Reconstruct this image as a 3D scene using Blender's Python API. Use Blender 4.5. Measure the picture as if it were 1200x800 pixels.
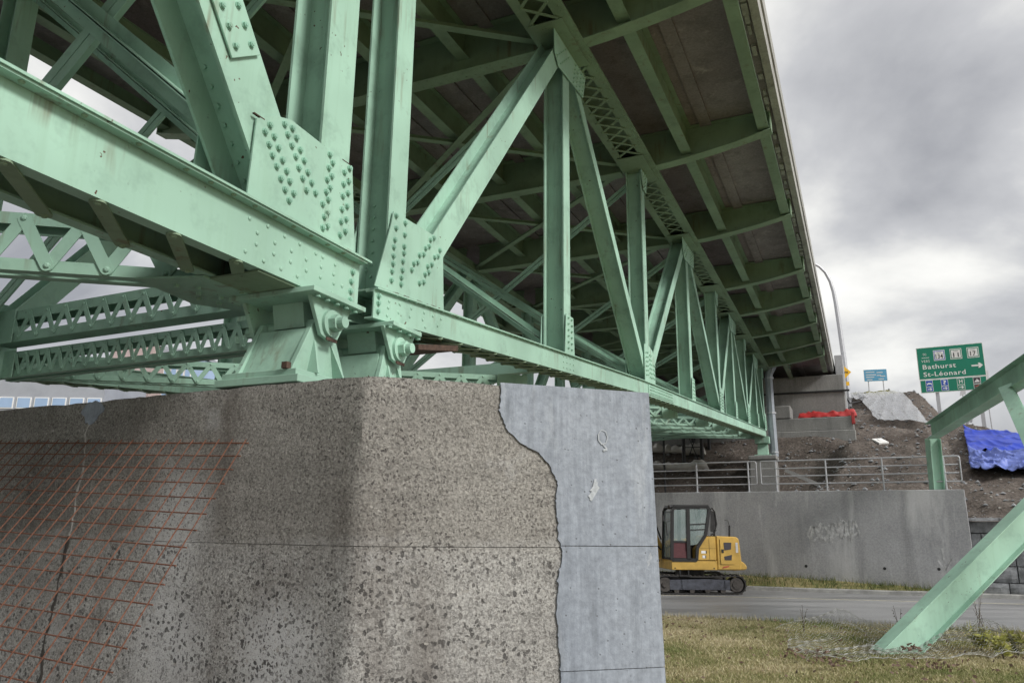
import bpy, bmesh, math, random
import numpy as np
from mathutils import Vector, Matrix, noise
random.seed(7); rng = np.random.default_rng(7)
for o in list(bpy.data.objects): bpy.data.objects.remove(o)
scn = bpy.context.scene
col = scn.collection
R = math.radians
# ------------------------------------------------------------------ camera
EYE = Vector((0, 0, 1.75)); TILT = R(13.7); ROLL = R(0.7)
cam = bpy.data.cameras.new('camera'); camo = bpy.data.objects.new('camera', cam); col.objects.link(camo)
cam.sensor_fit = 'HORIZONTAL'; cam.sensor_width = 36; cam.lens = 27.0; cam.clip_start = 0.05; cam.clip_end = 3000
fw = Vector((0, math.cos(TILT), math.sin(TILT))); up0 = Vector((0, -math.sin(TILT), math.cos(TILT))); rt0 = Vector((1, 0, 0))
cx = rt0*math.cos(ROLL) + up0*math.sin(ROLL); cy = -rt0*math.sin(ROLL) + up0*math.cos(ROLL)
M = Matrix((cx, cy, -fw)).transposed().to_4x4(); M.translation = EYE; camo.matrix_world = M
scn.camera = camo
# ------------------------------------------------------------------ world: overcast sky
SUN_EL = R(36); SUN_AZ = R(128)     # azimuth clockwise from +Y
wd = bpy.data.worlds.new('World'); scn.world = wd; wd.use_nodes = True
nt = wd.node_tree; nt.nodes.clear()
def N_(t, k, **kw):
    n = t.nodes.new(k)
    for a, b in kw.items(): setattr(n, a, b)
    return n
L_ = lambda t, a, b: t.links.new(a, b)
out = N_(nt, 'ShaderNodeOutputWorld'); bg = N_(nt, 'ShaderNodeBackground')
sky = N_(nt, 'ShaderNodeTexSky', sky_type='NISHITA', sun_disc=False, sun_elevation=SUN_EL, sun_rotation=SUN_AZ)
sky.air_density = 1.0; sky.dust_density = 2.0
tc = N_(nt, 'ShaderNodeTexCoord')
sep = N_(nt, 'ShaderNodeSeparateXYZ'); L_(nt, tc.outputs['Generated'], sep.inputs[0])
mz = N_(nt, 'ShaderNodeMath', operation='ABSOLUTE'); L_(nt, sep.outputs[2], mz.inputs[0])
az_ = N_(nt, 'ShaderNodeMath', operation='ADD'); L_(nt, mz.outputs[0], az_.inputs[0]); az_.inputs[1].default_value = 0.38
dx = N_(nt, 'ShaderNodeMath', operation='DIVIDE'); L_(nt, sep.outputs[0], dx.inputs[0]); L_(nt, az_.outputs[0], dx.inputs[1])
dy = N_(nt, 'ShaderNodeMath', operation='DIVIDE'); L_(nt, sep.outputs[1], dy.inputs[0]); L_(nt, az_.outputs[0], dy.inputs[1])
cb = N_(nt, 'ShaderNodeCombineXYZ'); L_(nt, dx.outputs[0], cb.inputs[0]); L_(nt, dy.outputs[0], cb.inputs[1])
mp = N_(nt, 'ShaderNodeMapping'); L_(nt, cb.outputs[0], mp.inputs[0]); mp.inputs['Location'].default_value = (4.2, 5.0, 0.6)
n1 = N_(nt, 'ShaderNodeTexNoise'); n1.inputs['Scale'].default_value = 1.5; n1.inputs['Detail'].default_value = 8; n1.inputs['Roughness'].default_value = 0.52; n1.inputs['Distortion'].default_value = 0.25
L_(nt, mp.outputs[0], n1.inputs['Vector'])
rp = N_(nt, 'ShaderNodeValToRGB'); L_(nt, n1.outputs['Fac'], rp.inputs[0])
el = rp.color_ramp.elements
el[0].position = 0.34; el[0].color = (0.31, 0.314, 0.335, 1)
el[1].position = 0.65; el[1].color = (1.0, 0.988, 0.945, 1)
e = el.new(0.45); e.color = (0.50, 0.503, 0.515, 1)
e = el.new(0.54); e.color = (0.79, 0.785, 0.755, 1)
sk2 = N_(nt, 'ShaderNodeVectorMath', operation='SCALE'); L_(nt, sky.outputs[0], sk2.inputs[0]); sk2.inputs['Scale'].default_value = 0.10
mx = N_(nt, 'ShaderNodeMix', data_type='RGBA'); mx.inputs['Factor'].default_value = 0.92
L_(nt, sk2.outputs[0], mx.inputs['A']); L_(nt, rp.outputs[0], mx.inputs['B'])
L_(nt, mx.outputs['Result'], bg.inputs[0]); bg.inputs[1].default_value = 0.62
L_(nt, bg.outputs[0], out.inputs[0])
sun = bpy.data.lights.new('sun', 'SUN'); sun.energy = 1.5; sun.angle = R(14); sun.color = (1.0, 0.97, 0.92)
suno = bpy.data.objects.new('sun', sun); col.objects.link(suno)
sd = Vector((math.sin(SUN_AZ)*math.cos(SUN_EL), math.cos(SUN_AZ)*math.cos(SUN_EL), math.sin(SUN_EL)))
suno.rotation_euler = sd.to_track_quat('Z', 'Y').to_euler(); suno.location = sd*50
vs = scn.view_settings; vs.view_transform = 'Standard'; vs.look = 'None'; vs.exposure = 1.0; vs.gamma = 1.0; vs.use_curve_mapping = False
scn.render.engine = 'CYCLES'; scn.cycles.max_bounces = 5; scn.cycles.use_adaptive_sampling = True; scn.cycles.adaptive_threshold = 0.025; scn.cycles.diffuse_bounces = 2; scn.cycles.glossy_bounces = 2; scn.cycles.transparent_max_bounces = 8; scn.cycles.transmission_bounces = 2

# ------------------------------------------------------------------ materials
def new_mat(name):
    m = bpy.data.materials.new(name); m.use_nodes = True; t = m.node_tree; t.nodes.clear()
    o = N_(t, 'ShaderNodeOutputMaterial'); b = N_(t, 'ShaderNodeBsdfPrincipled'); L_(t, b.outputs[0], o.inputs[0])
    return m, t, b
def geo_pos(t, scale=(1, 1, 1)):
    g = N_(t, 'ShaderNodeNewGeometry'); mp = N_(t, 'ShaderNodeMapping'); L_(t, g.outputs['Position'], mp.inputs[0]); mp.inputs['Scale'].default_value = scale
    return mp.outputs[0]
def nz(t, vec, scale, detail=5, rough=0.55, dist=0.0):
    n = N_(t, 'ShaderNodeTexNoise'); n.inputs['Scale'].default_value = scale; n.inputs['Detail'].default_value = detail
    n.inputs['Roughness'].default_value = rough; n.inputs['Distortion'].default_value = dist; L_(t, vec, n.inputs['Vector']); return n.outputs['Fac']
def ramp(t, fac, stops, interp='LINEAR'):
    r = N_(t, 'ShaderNodeValToRGB'); L_(t, fac, r.inputs[0]); e = r.color_ramp.elements; r.color_ramp.interpolation = interp
    while len(e) < len(stops): e.new(0.5)
    for i, (p, c) in enumerate(stops):
        e[i].position = p; e[i].color = (c, c, c, 1) if isinstance(c, (int, float)) else (*c, 1)
    return r.outputs[0]
def mix(t, fac, a, b, mode='MIX'):
    m = N_(t, 'ShaderNodeMix', data_type='RGBA', blend_type=mode)
    for s, v in (('Factor', fac), ('A', a), ('B', b)):
        if isinstance(v, (int, float)): m.inputs[s].default_value = v if s == 'Factor' else (v, v, v, 1)
        elif isinstance(v, tuple): m.inputs[s].default_value = (*v, 1)
        else: L_(t, v, m.inputs[s])
    return m.outputs['Result']
def math_(t, op, a, b=None, clamp=False):
    m = N_(t, 'ShaderNodeMath', operation=op, use_clamp=clamp)
    for i, v in enumerate((a, b)):
        if v is None: continue
        if isinstance(v, (int, float)): m.inputs[i].default_value = v
        else: L_(t, v, m.inputs[i])
    return m.outputs[0]
def bump(t, b, h, strength=0.3, dist=0.01):
    n = N_(t, 'ShaderNodeBump'); n.inputs['Strength'].default_value = strength; n.inputs['Distance'].default_value = dist
    L_(t, h, n.inputs['Height']); L_(t, n.outputs[0], b.inputs['Normal'])
MAT = {}
def plain(name, c, rough=0.6, metal=0.0, var=0.15, scale=6.0, bmp=0.0, spec=0.5):
    m, t, b = new_mat(name); p = geo_pos(t); f = nz(t, p, scale, 6, 0.6)
    lo = tuple(x*(1-var) for x in c); hi = tuple(min(1, x*(1+var)) for x in c)
    L_(t, ramp(t, f, [(0.3, lo), (0.7, hi)]), b.inputs['Base Color'])
    b.inputs['Roughness'].default_value = rough; b.inputs['Metallic'].default_value = metal; b.inputs['Specular IOR Level'].default_value = spec
    if bmp: bump(t, b, nz(t, p, scale*8, 4), bmp, 0.01)
    MAT[name] = m; return m
def green_paint(name, base):
    m, t, b = new_mat(name); p = geo_pos(t)
    big = nz(t, p, 0.9, 2, 0.6); fine = nz(t, p, 9, 3, 0.65); streak = nz(t, geo_pos(t, (14, 14, 0.8)), 1.0, 3, 0.6)
    c1 = ramp(t, big, [(0.3, tuple(x*0.80 for x in base)), (0.7, tuple(min(1, x*1.12) for x in base))])
    c2 = mix(t, ramp(t, streak, [(0.52, 0.0), (0.75, 0.35)]), c1, tuple(x*y for x, y in zip(base, (0.78, 0.80, 0.74))))
    grime = nz(t, p, 3.2, 4, 0.7)
    c3 = mix(t, ramp(t, grime, [(0.52, 0.0), (0.70, 0.42)]), c2, tuple(x*0.52 for x in base))
    chips = nz(t, p, 26, 1, 0.5); area = nz(t, p, 1.7, 1, 0.5)
    ch = math_(t, 'MULTIPLY', ramp(t, chips, [(0.72, 0.0), (0.75, 1.0)]), ramp(t, area, [(0.55, 0.0), (0.65, 1.0)]))
    c4 = mix(t, ch, c3, (0.10, 0.055, 0.035))
    rs = nz(t, geo_pos(t, (11, 11, 0.9)), 1.0, 3, 0.6); ra = nz(t, geo_pos(t, (1, 1, 1)), 1.15, 2, 0.5)
    rm = math_(t, 'MULTIPLY', ramp(t, rs, [(0.54, 0.0), (0.72, 0.7)]), ramp(t, ra, [(0.53, 0.0), (0.63, 1.0)]))
    c4 = mix(t, rm, c4, (0.17, 0.125, 0.075))
    L_(t, c4, b.inputs['Base Color'])
    L_(t, ramp(t, fine, [(0.3, 0.5), (0.7, 0.72)]), b.inputs['Roughness']); b.inputs['Specular IOR Level'].default_value = 0.35
    h = math_(t, 'ADD', math_(t, 'MULTIPLY', fine, 0.5), math_(t, 'MULTIPLY', ch, -0.4))
    bump(t, b, h, 0.22, 0.006)
    MAT[name] = m
green_paint('green', (0.355, 0.56, 0.45)); green_paint('shaded_olive', (0.245, 0.345, 0.235)); green_paint('bolt_green', (0.30, 0.52, 0.41))  # second is dull olive with the sheltered steel's shade put into its colour
plain('rust', (0.075, 0.045, 0.032), 0.85, 0, 0.45, 18, 0.5)
plain('rusty_bar', (0.165, 0.068, 0.04), 0.8, 0, 0.4, 30, 0.4)
plain('galv', (0.46, 0.47, 0.50), 0.45, 0.25, 0.12, 12)
plain('pipe', (0.30, 0.33, 0.37), 0.5, 0.3, 0.12, 5)
plain('black', (0.018, 0.018, 0.02), 0.45, 0, 0.2, 8)
plain('rubber', (0.028, 0.027, 0.027), 0.8, 0, 0.4, 10, 0.4)
plain('track_steel', (0.075, 0.068, 0.064), 0.7, 0.4, 0.5, 12, 0.5)
plain('frame_grey', (0.06, 0.065, 0.085), 0.6, 0.0, 0.5, 9)
plain('cat_yellow', (0.52, 0.33, 0.075), 0.45, 0, 0.25, 2.5)
plain('red_mesh', (0.10, 0.035, 0.04), 0.8, 0, 0.3, 30)
plain('white_paint', (0.78, 0.78, 0.77), 0.5, 0, 0.04, 4)
plain('sign_green', (0.0, 0.205, 0.125), 0.45, 0, 0.05, 2)
plain('sign_blue', (0.02, 0.09, 0.48), 0.45, 0, 0.05, 2)
plain('info_blue', (0.09, 0.30, 0.48), 0.45, 0, 0.06, 2)
plain('sign_yellow', (0.80, 0.45, 0.02), 0.45, 0, 0.05, 2)
plain('sign_brown', (0.05, 0.045, 0.055), 0.45, 0, 0.05, 2)
plain('sign_back', (0.36, 0.36, 0.38), 0.5, 0.5, 0.08, 4)
plain('wood', (0.16, 0.15, 0.14), 0.8, 0, 0.3, 8)
plain('stone', (0.25, 0.26, 0.275), 0.85, 0, 0.35, 7, 0.9)
plain('kerb', (0.30, 0.30, 0.29), 0.85, 0, 0.3, 4, 0.4)
plain('yellow_line', (0.60, 0.57, 0.44), 0.8, 0, 0.25, 7)
plain('leaf_dry', (0.13, 0.08, 0.055), 0.7, 0, 0.5, 30)
plain('weed', (0.30, 0.30, 0.07), 0.7, 0, 0.5, 12)
plain('stem', (0.10, 0.08, 0.055), 0.8, 0, 0.4, 12)
plain('building_wall', (0.33, 0.35, 0.40), 0.7, 0, 0.1, 0.5)
plain('building_pink', (0.42, 0.33, 0.32), 0.7, 0, 0.1, 0.5)
plain('window_blue', (0.30, 0.42, 0.62), 0.12, 0, 0.1, 0.3)
def concrete(name, lo, hi, stain=(0.12, 0.115, 0.11), pale=(0.5, 0.5, 0.5), st=0.5, pl=0.4, vert=1.0):
    m, t, b = new_mat(name); p = geo_pos(t)
    big = nz(t, p, 0.55, 6, 0.62); fine = nz(t, p, 22, 6, 0.7); vst = nz(t, geo_pos(t, (2.6, 2.6, 0.22)), 1.0, 6, 0.62)
    c = ramp(t, big, [(0.3, lo), (0.7, hi)])
    c = mix(t, ramp(t, vst, [(0.5, 0.0), (0.68, st*vert)]), c, stain)
    pv = nz(t, geo_pos(t, (1.9, 1.9, 0.35)), 1.3, 8, 0.7, 0.4)
    c = mix(t, ramp(t, pv, [(0.56, 0.0), (0.7, pl)]), c, pale)
    c = mix(t, 0.35, c, ramp(t, fine, [(0.3, 0.25), (0.7, 0.85)]), 'OVERLAY')
    v = N_(t, 'ShaderNodeTexVoronoi'); v.inputs['Scale'].default_value = 16; L_(t, p, v.inputs['Vector'])
    pit = ramp(t, v.outputs['Distance'], [(0.06, 1.0), (0.11, 0.0)])
    c = mix(t, math_(t, 'MULTIPLY', pit, 0.6), c, (0.09, 0.09, 0.09))
    L_(t, c, b.inputs['Base Color']); b.inputs['Roughness'].default_value = 0.88; b.inputs['Specular IOR Level'].default_value = 0.25
    bump(t, b, math_(t, 'SUBTRACT', fine, pit), 0.45, 0.008); MAT[name] = m
concrete('wall_concrete', (0.28, 0.284, 0.298), (0.39, 0.394, 0.408), (0.24, 0.243, 0.252), (0.54, 0.545, 0.56), 0.65, 0.6)
def wall_streaks():
    m = MAT['wall_concrete']; t = m.node_tree; b = [n for n in t.nodes if n.type == 'BSDF_PRINCIPLED'][0]; src = b.inputs['Base Color'].links[0].from_socket
    s1_ = nz(t, geo_pos(t, (1.1, 1.1, 0.16)), 1.0, 7, 0.68, 0.3); s2_ = nz(t, geo_pos(t, (0.5, 0.5, 0.9)), 1.0, 7, 0.7, 0.6)
    c = mix(t, ramp(t, s1_, [(0.52, 0.0), (0.64, 0.55)]), src, (0.60, 0.605, 0.615)); c = mix(t, ramp(t, s2_, [(0.58, 0.0), (0.68, 0.35)]), c, (0.24, 0.245, 0.26))
    L_(t, c, b.inputs['Base Color'])
wall_streaks()
concrete('abut_concrete', (0.20, 0.20, 0.20), (0.30, 0.30, 0.29), (0.12, 0.12, 0.12), (0.42, 0.42, 0.41), 0.5, 0.3)
concrete('patch', (0.25, 0.28, 0.33), (0.33, 0.36, 0.41), (0.17, 0.19, 0.22), (0.46, 0.49, 0.53), 0.75, 0.6)
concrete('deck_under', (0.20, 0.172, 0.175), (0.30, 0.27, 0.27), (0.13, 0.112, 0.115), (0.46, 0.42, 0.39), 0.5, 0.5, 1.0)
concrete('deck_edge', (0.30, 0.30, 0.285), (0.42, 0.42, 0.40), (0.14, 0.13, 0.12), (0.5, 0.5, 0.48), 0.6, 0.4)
def aggregate(name):
    m, t, b = new_mat(name); g = N_(t, 'ShaderNodeNewGeometry'); pos = g.outputs['Position']
    sp = N_(t, 'ShaderNodeSeparateXYZ'); L_(t, pos, sp.inputs[0])
    wob = nz(t, geo_pos(t), 1.4, 4, 0.5)
    zz = math_(t, 'ADD', sp.outputs[2], math_(t, 'MULTIPLY', math_(t, 'SUBTRACT', wob, 0.5), 0.22))
    low = ramp(t, math_(t, 'MULTIPLY', zz, 0.33), [(0.515, 1.0), (0.560, 0.0)])       # below the cold joint
    # warped coordinates for angular stones
    wn = N_(t, 'ShaderNodeTexNoise'); wn.inputs['Scale'].default_value = 34; wn.inputs['Detail'].default_value = 4; L_(t, geo_pos(t), wn.inputs['Vector'])
    wv = N_(t, 'ShaderNodeVectorMath', operation='MULTIPLY_ADD'); L_(t, wn.outputs['Color'], wv.inputs[0]); wv.inputs[1].default_value = (0.045,)*3; L_(t, pos, wv.inputs[2])
    def stones(scale, size0, size1, pick0, pick1):
        v = N_(t, 'ShaderNodeTexVoronoi'); v.inputs['Scale'].default_value = scale; v.inputs['Randomness'].default_value = 1.0; L_(t, wv.outputs[0], v.inputs['Vector'])
        s = N_(t, 'ShaderNodeSeparateColor'); L_(t, v.outputs['Color'], s.inputs[0])
        body = ramp(t, v.outputs['Distance'], [(size0, 1.0), (size1, 0.0)])
        pk = ramp(t, s.outputs[0], [(pick0, 0.0), (pick1, 1.0)])
        return math_(t, 'MULTIPLY', body, pk), s.outputs[1]
    patchy = nz(t, geo_pos(t), 1.1, 4, 0.55)
    s1, r1 = stones(31, 0.40, 0.44, 0.42, 0.45); s2, r2 = stones(52, 0.38, 0.44, 0.48, 0.52); s3, r3 = stones(120, 0.35, 0.46, 0.40, 0.5)
    big = nz(t, geo_pos(t), 0.7, 6, 0.6); fine = nz(t, geo_pos(t), 60, 5, 0.7)
    upper = ramp(t, big, [(0.3, (0.205, 0.195, 0.18)), (0.7, (0.325, 0.312, 0.29))])
    lower = ramp(t, big, [(0.3, (0.29, 0.282, 0.268)), (0.7, (0.42, 0.412, 0.396))])
    c = mix(t, low, upper, lower)
    c = mix(t, 0.75, c, ramp(t, fine, [(0.3, 0.12), (0.7, 0.88)]), 'OVERLAY')
    band = nz(t, geo_pos(t, (0.35, 0.35, 7.0)), 1.0, 4, 0.6)
    c = mix(t, 0.2, c, ramp(t, band, [(0.35, 0.28), (0.65, 0.72)]), 'OVERLAY')
    # lime bloom, damp stains
    bloom = nz(t, geo_pos(t, (1.3, 1.3, 1.6)), 1.25, 7, 0.65)
    c = mix(t, ramp(t, bloom, [(0.60, 0.0), (0.72, 0.55)]), c, (0.50, 0.50, 0.505))
    damp = nz(t, geo_pos(t, (1.6, 1.6, 0.5)), 0.9, 7, 0.65)
    c = mix(t, ramp(t, damp, [(0.52, 0.0), (0.66, 0.55)]), c, (0.10, 0.082, 0.07))
    for px_, py_, pz_, rr_ in ((-2.22, 5.38, 1.02, 0.46), (-1.38, 4.95, 1.0, 0.44), (-2.3, 5.40, 1.78, 0.46)):
        sb = N_(t, 'ShaderNodeVectorMath', operation='DISTANCE'); L_(t, wv.outputs[0], sb.inputs[0]); sb.inputs[1].default_value = (px_, py_, pz_)
        dd = math_(t, 'ADD', sb.outputs['Value'], math_(t, 'MULTIPLY', math_(t, 'SUBTRACT', bloom, 0.5), 0.5))
        c = mix(t, ramp(t, dd, [(rr_*0.35, 0.8), (rr_, 0.0)]), c, (0.55, 0.55, 0.55))
    dk = ramp(t, r1, [(0.0, (0.028, 0.027, 0.028)), (0.6, (0.075, 0.07, 0.068)), (0.85, (0.17, 0.16, 0.15)), (1.0, (0.42, 0.40, 0.37))])
    dk2 = ramp(t, r2, [(0.0, (0.06, 0.055, 0.055)), (0.75, (0.16, 0.145, 0.135)), (1.0, (0.45, 0.43, 0.40))])
    clus = nz(t, geo_pos(t), 4.2, 3, 0.6)
    lowk = math_(t, 'MULTIPLY', math_(t, 'ADD', math_(t, 'MULTIPLY', low, 0.9), ramp(t, patchy, [(0.52, 0.0), (0.64, 0.45)]), True), ramp(t, clus, [(0.36, 0.05), (0.54, 1.0)]))
    c = mix(t, math_(t, 'MULTIPLY', s3, 0.55), c, ramp(t, r3, [(0, (0.07, 0.06, 0.055)), (0.7, (0.17, 0.155, 0.14)), (1, (0.5, 0.48, 0.45))]))
    c = mix(t, math_(t, 'MULTIPLY', s2, math_(t, 'ADD', 0.35, math_(t, 'MULTIPLY', ramp(t, patchy, [(0.4, 0.0), (0.6, 1.0)]), 0.55))), c, dk2)
    c = mix(t, math_(t, 'MULTIPLY', math_(t, 'MULTIPLY', s1, lowk), 0.85), c, dk)
    # pale efflorescence at the joint line
    jl = ramp(t, math_(t, 'ABSOLUTE', math_(t, 'SUBTRACT', zz, 1.66)), [(0.0, 0.5), (0.05, 0.0)])
    c = mix(t, math_(t, 'MULTIPLY', jl, ramp(t, nz(t, geo_pos(t), 7, 5, 0.7), [(0.45, 0.0), (0.65, 1.0)])), c, (0.44, 0.43, 0.42))
    L_(t, c, b.inputs['Base Color']); b.inputs['Roughness'].default_value = 0.9; b.inputs['Specular IOR Level'].default_value = 0.2
    h = math_(t, 'ADD', math_(t, 'MULTIPLY', fine, 0.6), math_(t, 'ADD', math_(t, 'MULTIPLY', s1, -0.35), math_(t, 'MULTIPLY', s2, -0.6)))
    bump(t, b, h, 0.75, 0.012); MAT[name] = m
aggregate('aggregate')
def patch_streaks():
    m = MAT['patch']; t = m.node_tree; b = [n for n in t.nodes if n.type == 'BSDF_PRINCIPLED'][0]; src = b.inputs['Base Color'].links[0].from_socket
    s1_ = nz(t, geo_pos(t, (30, 30, 1.6)), 1.0, 4, 0.65); s2_ = nz(t, geo_pos(t, (5, 5, 0.9)), 1.0, 6, 0.7, 0.4); s3_ = nz(t, geo_pos(t), 5.0, 6, 0.7, 0.8)
    c = mix(t, 0.30, src, ramp(t, s1_, [(0.3, 0.3), (0.7, 0.72)]), 'OVERLAY'); c = mix(t, ramp(t, s2_, [(0.58, 0.0), (0.70, 0.5)]), c, (0.155, 0.175, 0.20)); c = mix(t, ramp(t, s3_, [(0.66, 0.0), (0.72, 0.5)]), c, (0.56, 0.58, 0.61))
    L_(t, c, b.inputs['Base Color'])
patch_streaks()
def asphalt():
    m, t, b = new_mat('asphalt'); p = geo_pos(t); big = nz(t, geo_pos(t, (0.35, 1.2, 1)), 0.8, 6, 0.6); f = nz(t, p, 70, 4, 0.7)
    c = ramp(t, big, [(0.35, (0.185, 0.186, 0.193)), (0.65, (0.31, 0.31, 0.318))]); c = mix(t, 0.5, c, ramp(t, f, [(0.3, 0.2), (0.72, 0.9)]), 'OVERLAY')
    L_(t, c, b.inputs['Base Color']); L_(t, ramp(t, big, [(0.35, 0.38), (0.65, 0.62)]), b.inputs['Roughness']); bump(t, b, f, 0.3, 0.004); MAT['asphalt'] = m
asphalt()
def grass_mats():
    m, t, b = new_mat('grass_ground'); p = geo_pos(t); a = nz(t, p, 0.45, 5, 0.6); f = nz(t, p, 24, 6, 0.75)
    c = ramp(t, a, [(0.36, (0.34, 0.28, 0.16)), (0.5, (0.26, 0.23, 0.11)), (0.64, (0.15, 0.165, 0.06))]); c = mix(t, 0.6, c, ramp(t, f, [(0.25, 0.1), (0.75, 0.9)]), 'OVERLAY')
    L_(t, c, b.inputs['Base Color']); b.inputs['Roughness'].default_value = 0.95; b.inputs['Specular IOR Level'].default_value = 0.1; bump(t, b, f, 0.8, 0.03); MAT['grass_ground'] = m
    m, t, b = new_mat('blades'); at = N_(t, 'ShaderNodeAttribute', attribute_name='tone'); p = geo_pos(t); a = nz(t, p, 0.45, 5, 0.6)
    f = math_(t, 'ADD', math_(t, 'MULTIPLY', a, 1.6), math_(t, 'MULTIPLY', at.outputs['Fac'], 0.55)); f = math_(t, 'SUBTRACT', f, 0.56)
    c = ramp(t, f, [(0.2, (0.60, 0.54, 0.38)), (0.42, (0.46, 0.41, 0.25)), (0.60, (0.30, 0.30, 0.14)), (0.85, (0.16, 0.20, 0.07))])
    L_(t, c, b.inputs['Base Color']); b.inputs['Roughness'].default_value = 0.8; b.inputs['Specular IOR Level'].default_value = 0.15; MAT['blades'] = m
    m, t, b = new_mat('green_blades'); at = N_(t, 'ShaderNodeAttribute', attribute_name='tone')
    c = ramp(t, at.outputs['Fac'], [(0.0, (0.055, 0.085, 0.022)), (0.6, (0.11, 0.145, 0.04)), (1.0, (0.28, 0.24, 0.10))]); L_(t, c, b.inputs['Base Color']); b.inputs['Roughness'].default_value = 0.8; MAT['green_blades'] = m
grass_mats()
def dirt():
    m, t, b = new_mat('dirt'); p = geo_pos(t); a = nz(t, p, 0.5, 6, 0.65); f = nz(t, p, 9, 7, 0.75)
    v = N_(t, 'ShaderNodeTexVoronoi'); v.inputs['Scale'].default_value = 5.5; L_(t, p, v.inputs['Vector']); s = N_(t, 'ShaderNodeSeparateColor'); L_(t, v.outputs['Color'], s.inputs[0])
    peb = math_(t, 'MULTIPLY', ramp(t, v.outputs['Distance'], [(0.2, 1.0), (0.32, 0.0)]), ramp(t, s.outputs[0], [(0.72, 0), (0.78, 1)]))
    c = ramp(t, a, [(0.35, (0.088, 0.073, 0.064)), (0.65, (0.175, 0.152, 0.136))]); c = mix(t, 0.75, c, ramp(t, f, [(0.3, 0.1), (0.7, 0.9)]), 'OVERLAY')
    c = mix(t, peb, c, ramp(t, s.outputs[1], [(0, (0.16, 0.15, 0.14)), (1, (0.42, 0.40, 0.37))]))
    top = nz(t, p, 0.3, 4, 0.6); sp = N_(t, 'ShaderNodeSeparateXYZ'); L_(t, p, sp.inputs[0])
    tg = ramp(t, math_(t, 'MULTIPLY', math_(t, 'ADD', sp.outputs[2], top), 0.1), [(0.955, 0.0), (0.985, 1.0)])
    c = mix(t, tg, c, (0.19, 0.18, 0.07))
    L_(t, c, b.inputs['Base Color']); b.inputs['Roughness'].default_value = 0.95; b.inputs['Specular IOR Level'].default_value = 0.15
    bump(t, b, math_(t, 'ADD', f, peb), 1.0, 0.08); MAT['dirt'] = m
dirt()
def sheet(name, c, rough, alpha=1.0, trans=0.0, sheen=0.0):
    m, t, b = new_mat(name); p = geo_pos(t); f = nz(t, p, 3, 6, 0.6)
    L_(t, ramp(t, f, [(0.3, tuple(x*0.8 for x in c)), (0.7, c)]), b.inputs['Base Color']); b.inputs['Roughness'].default_value = rough
    b.inputs['Alpha'].default_value = alpha; bump(t, b, nz(t, p, 5, 3, 0.5, 1.0), 0.15, 0.03); MAT[name] = m
sheet('plastic', (0.66, 0.68, 0.72), 0.22, 0.42); sheet('blue_tarp', (0.02, 0.06, 0.52), 0.4); sheet('blue_tarp_back', (0.16, 0.22, 0.60), 0.4); sheet('red_tarp', (0.50, 0.05, 0.05), 0.35); sheet('wrap', (0.62, 0.60, 0.57), 0.5)
def glass():
    m, t, b = new_mat('glass'); b.inputs['Base Color'].default_value = (0.30, 0.38, 0.38, 1); b.inputs['Roughness'].default_value = 0.04; b.inputs['Alpha'].default_value = 0.45; b.inputs['Specular IOR Level'].default_value = 0.8; MAT['glass'] = m
glass()
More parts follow.
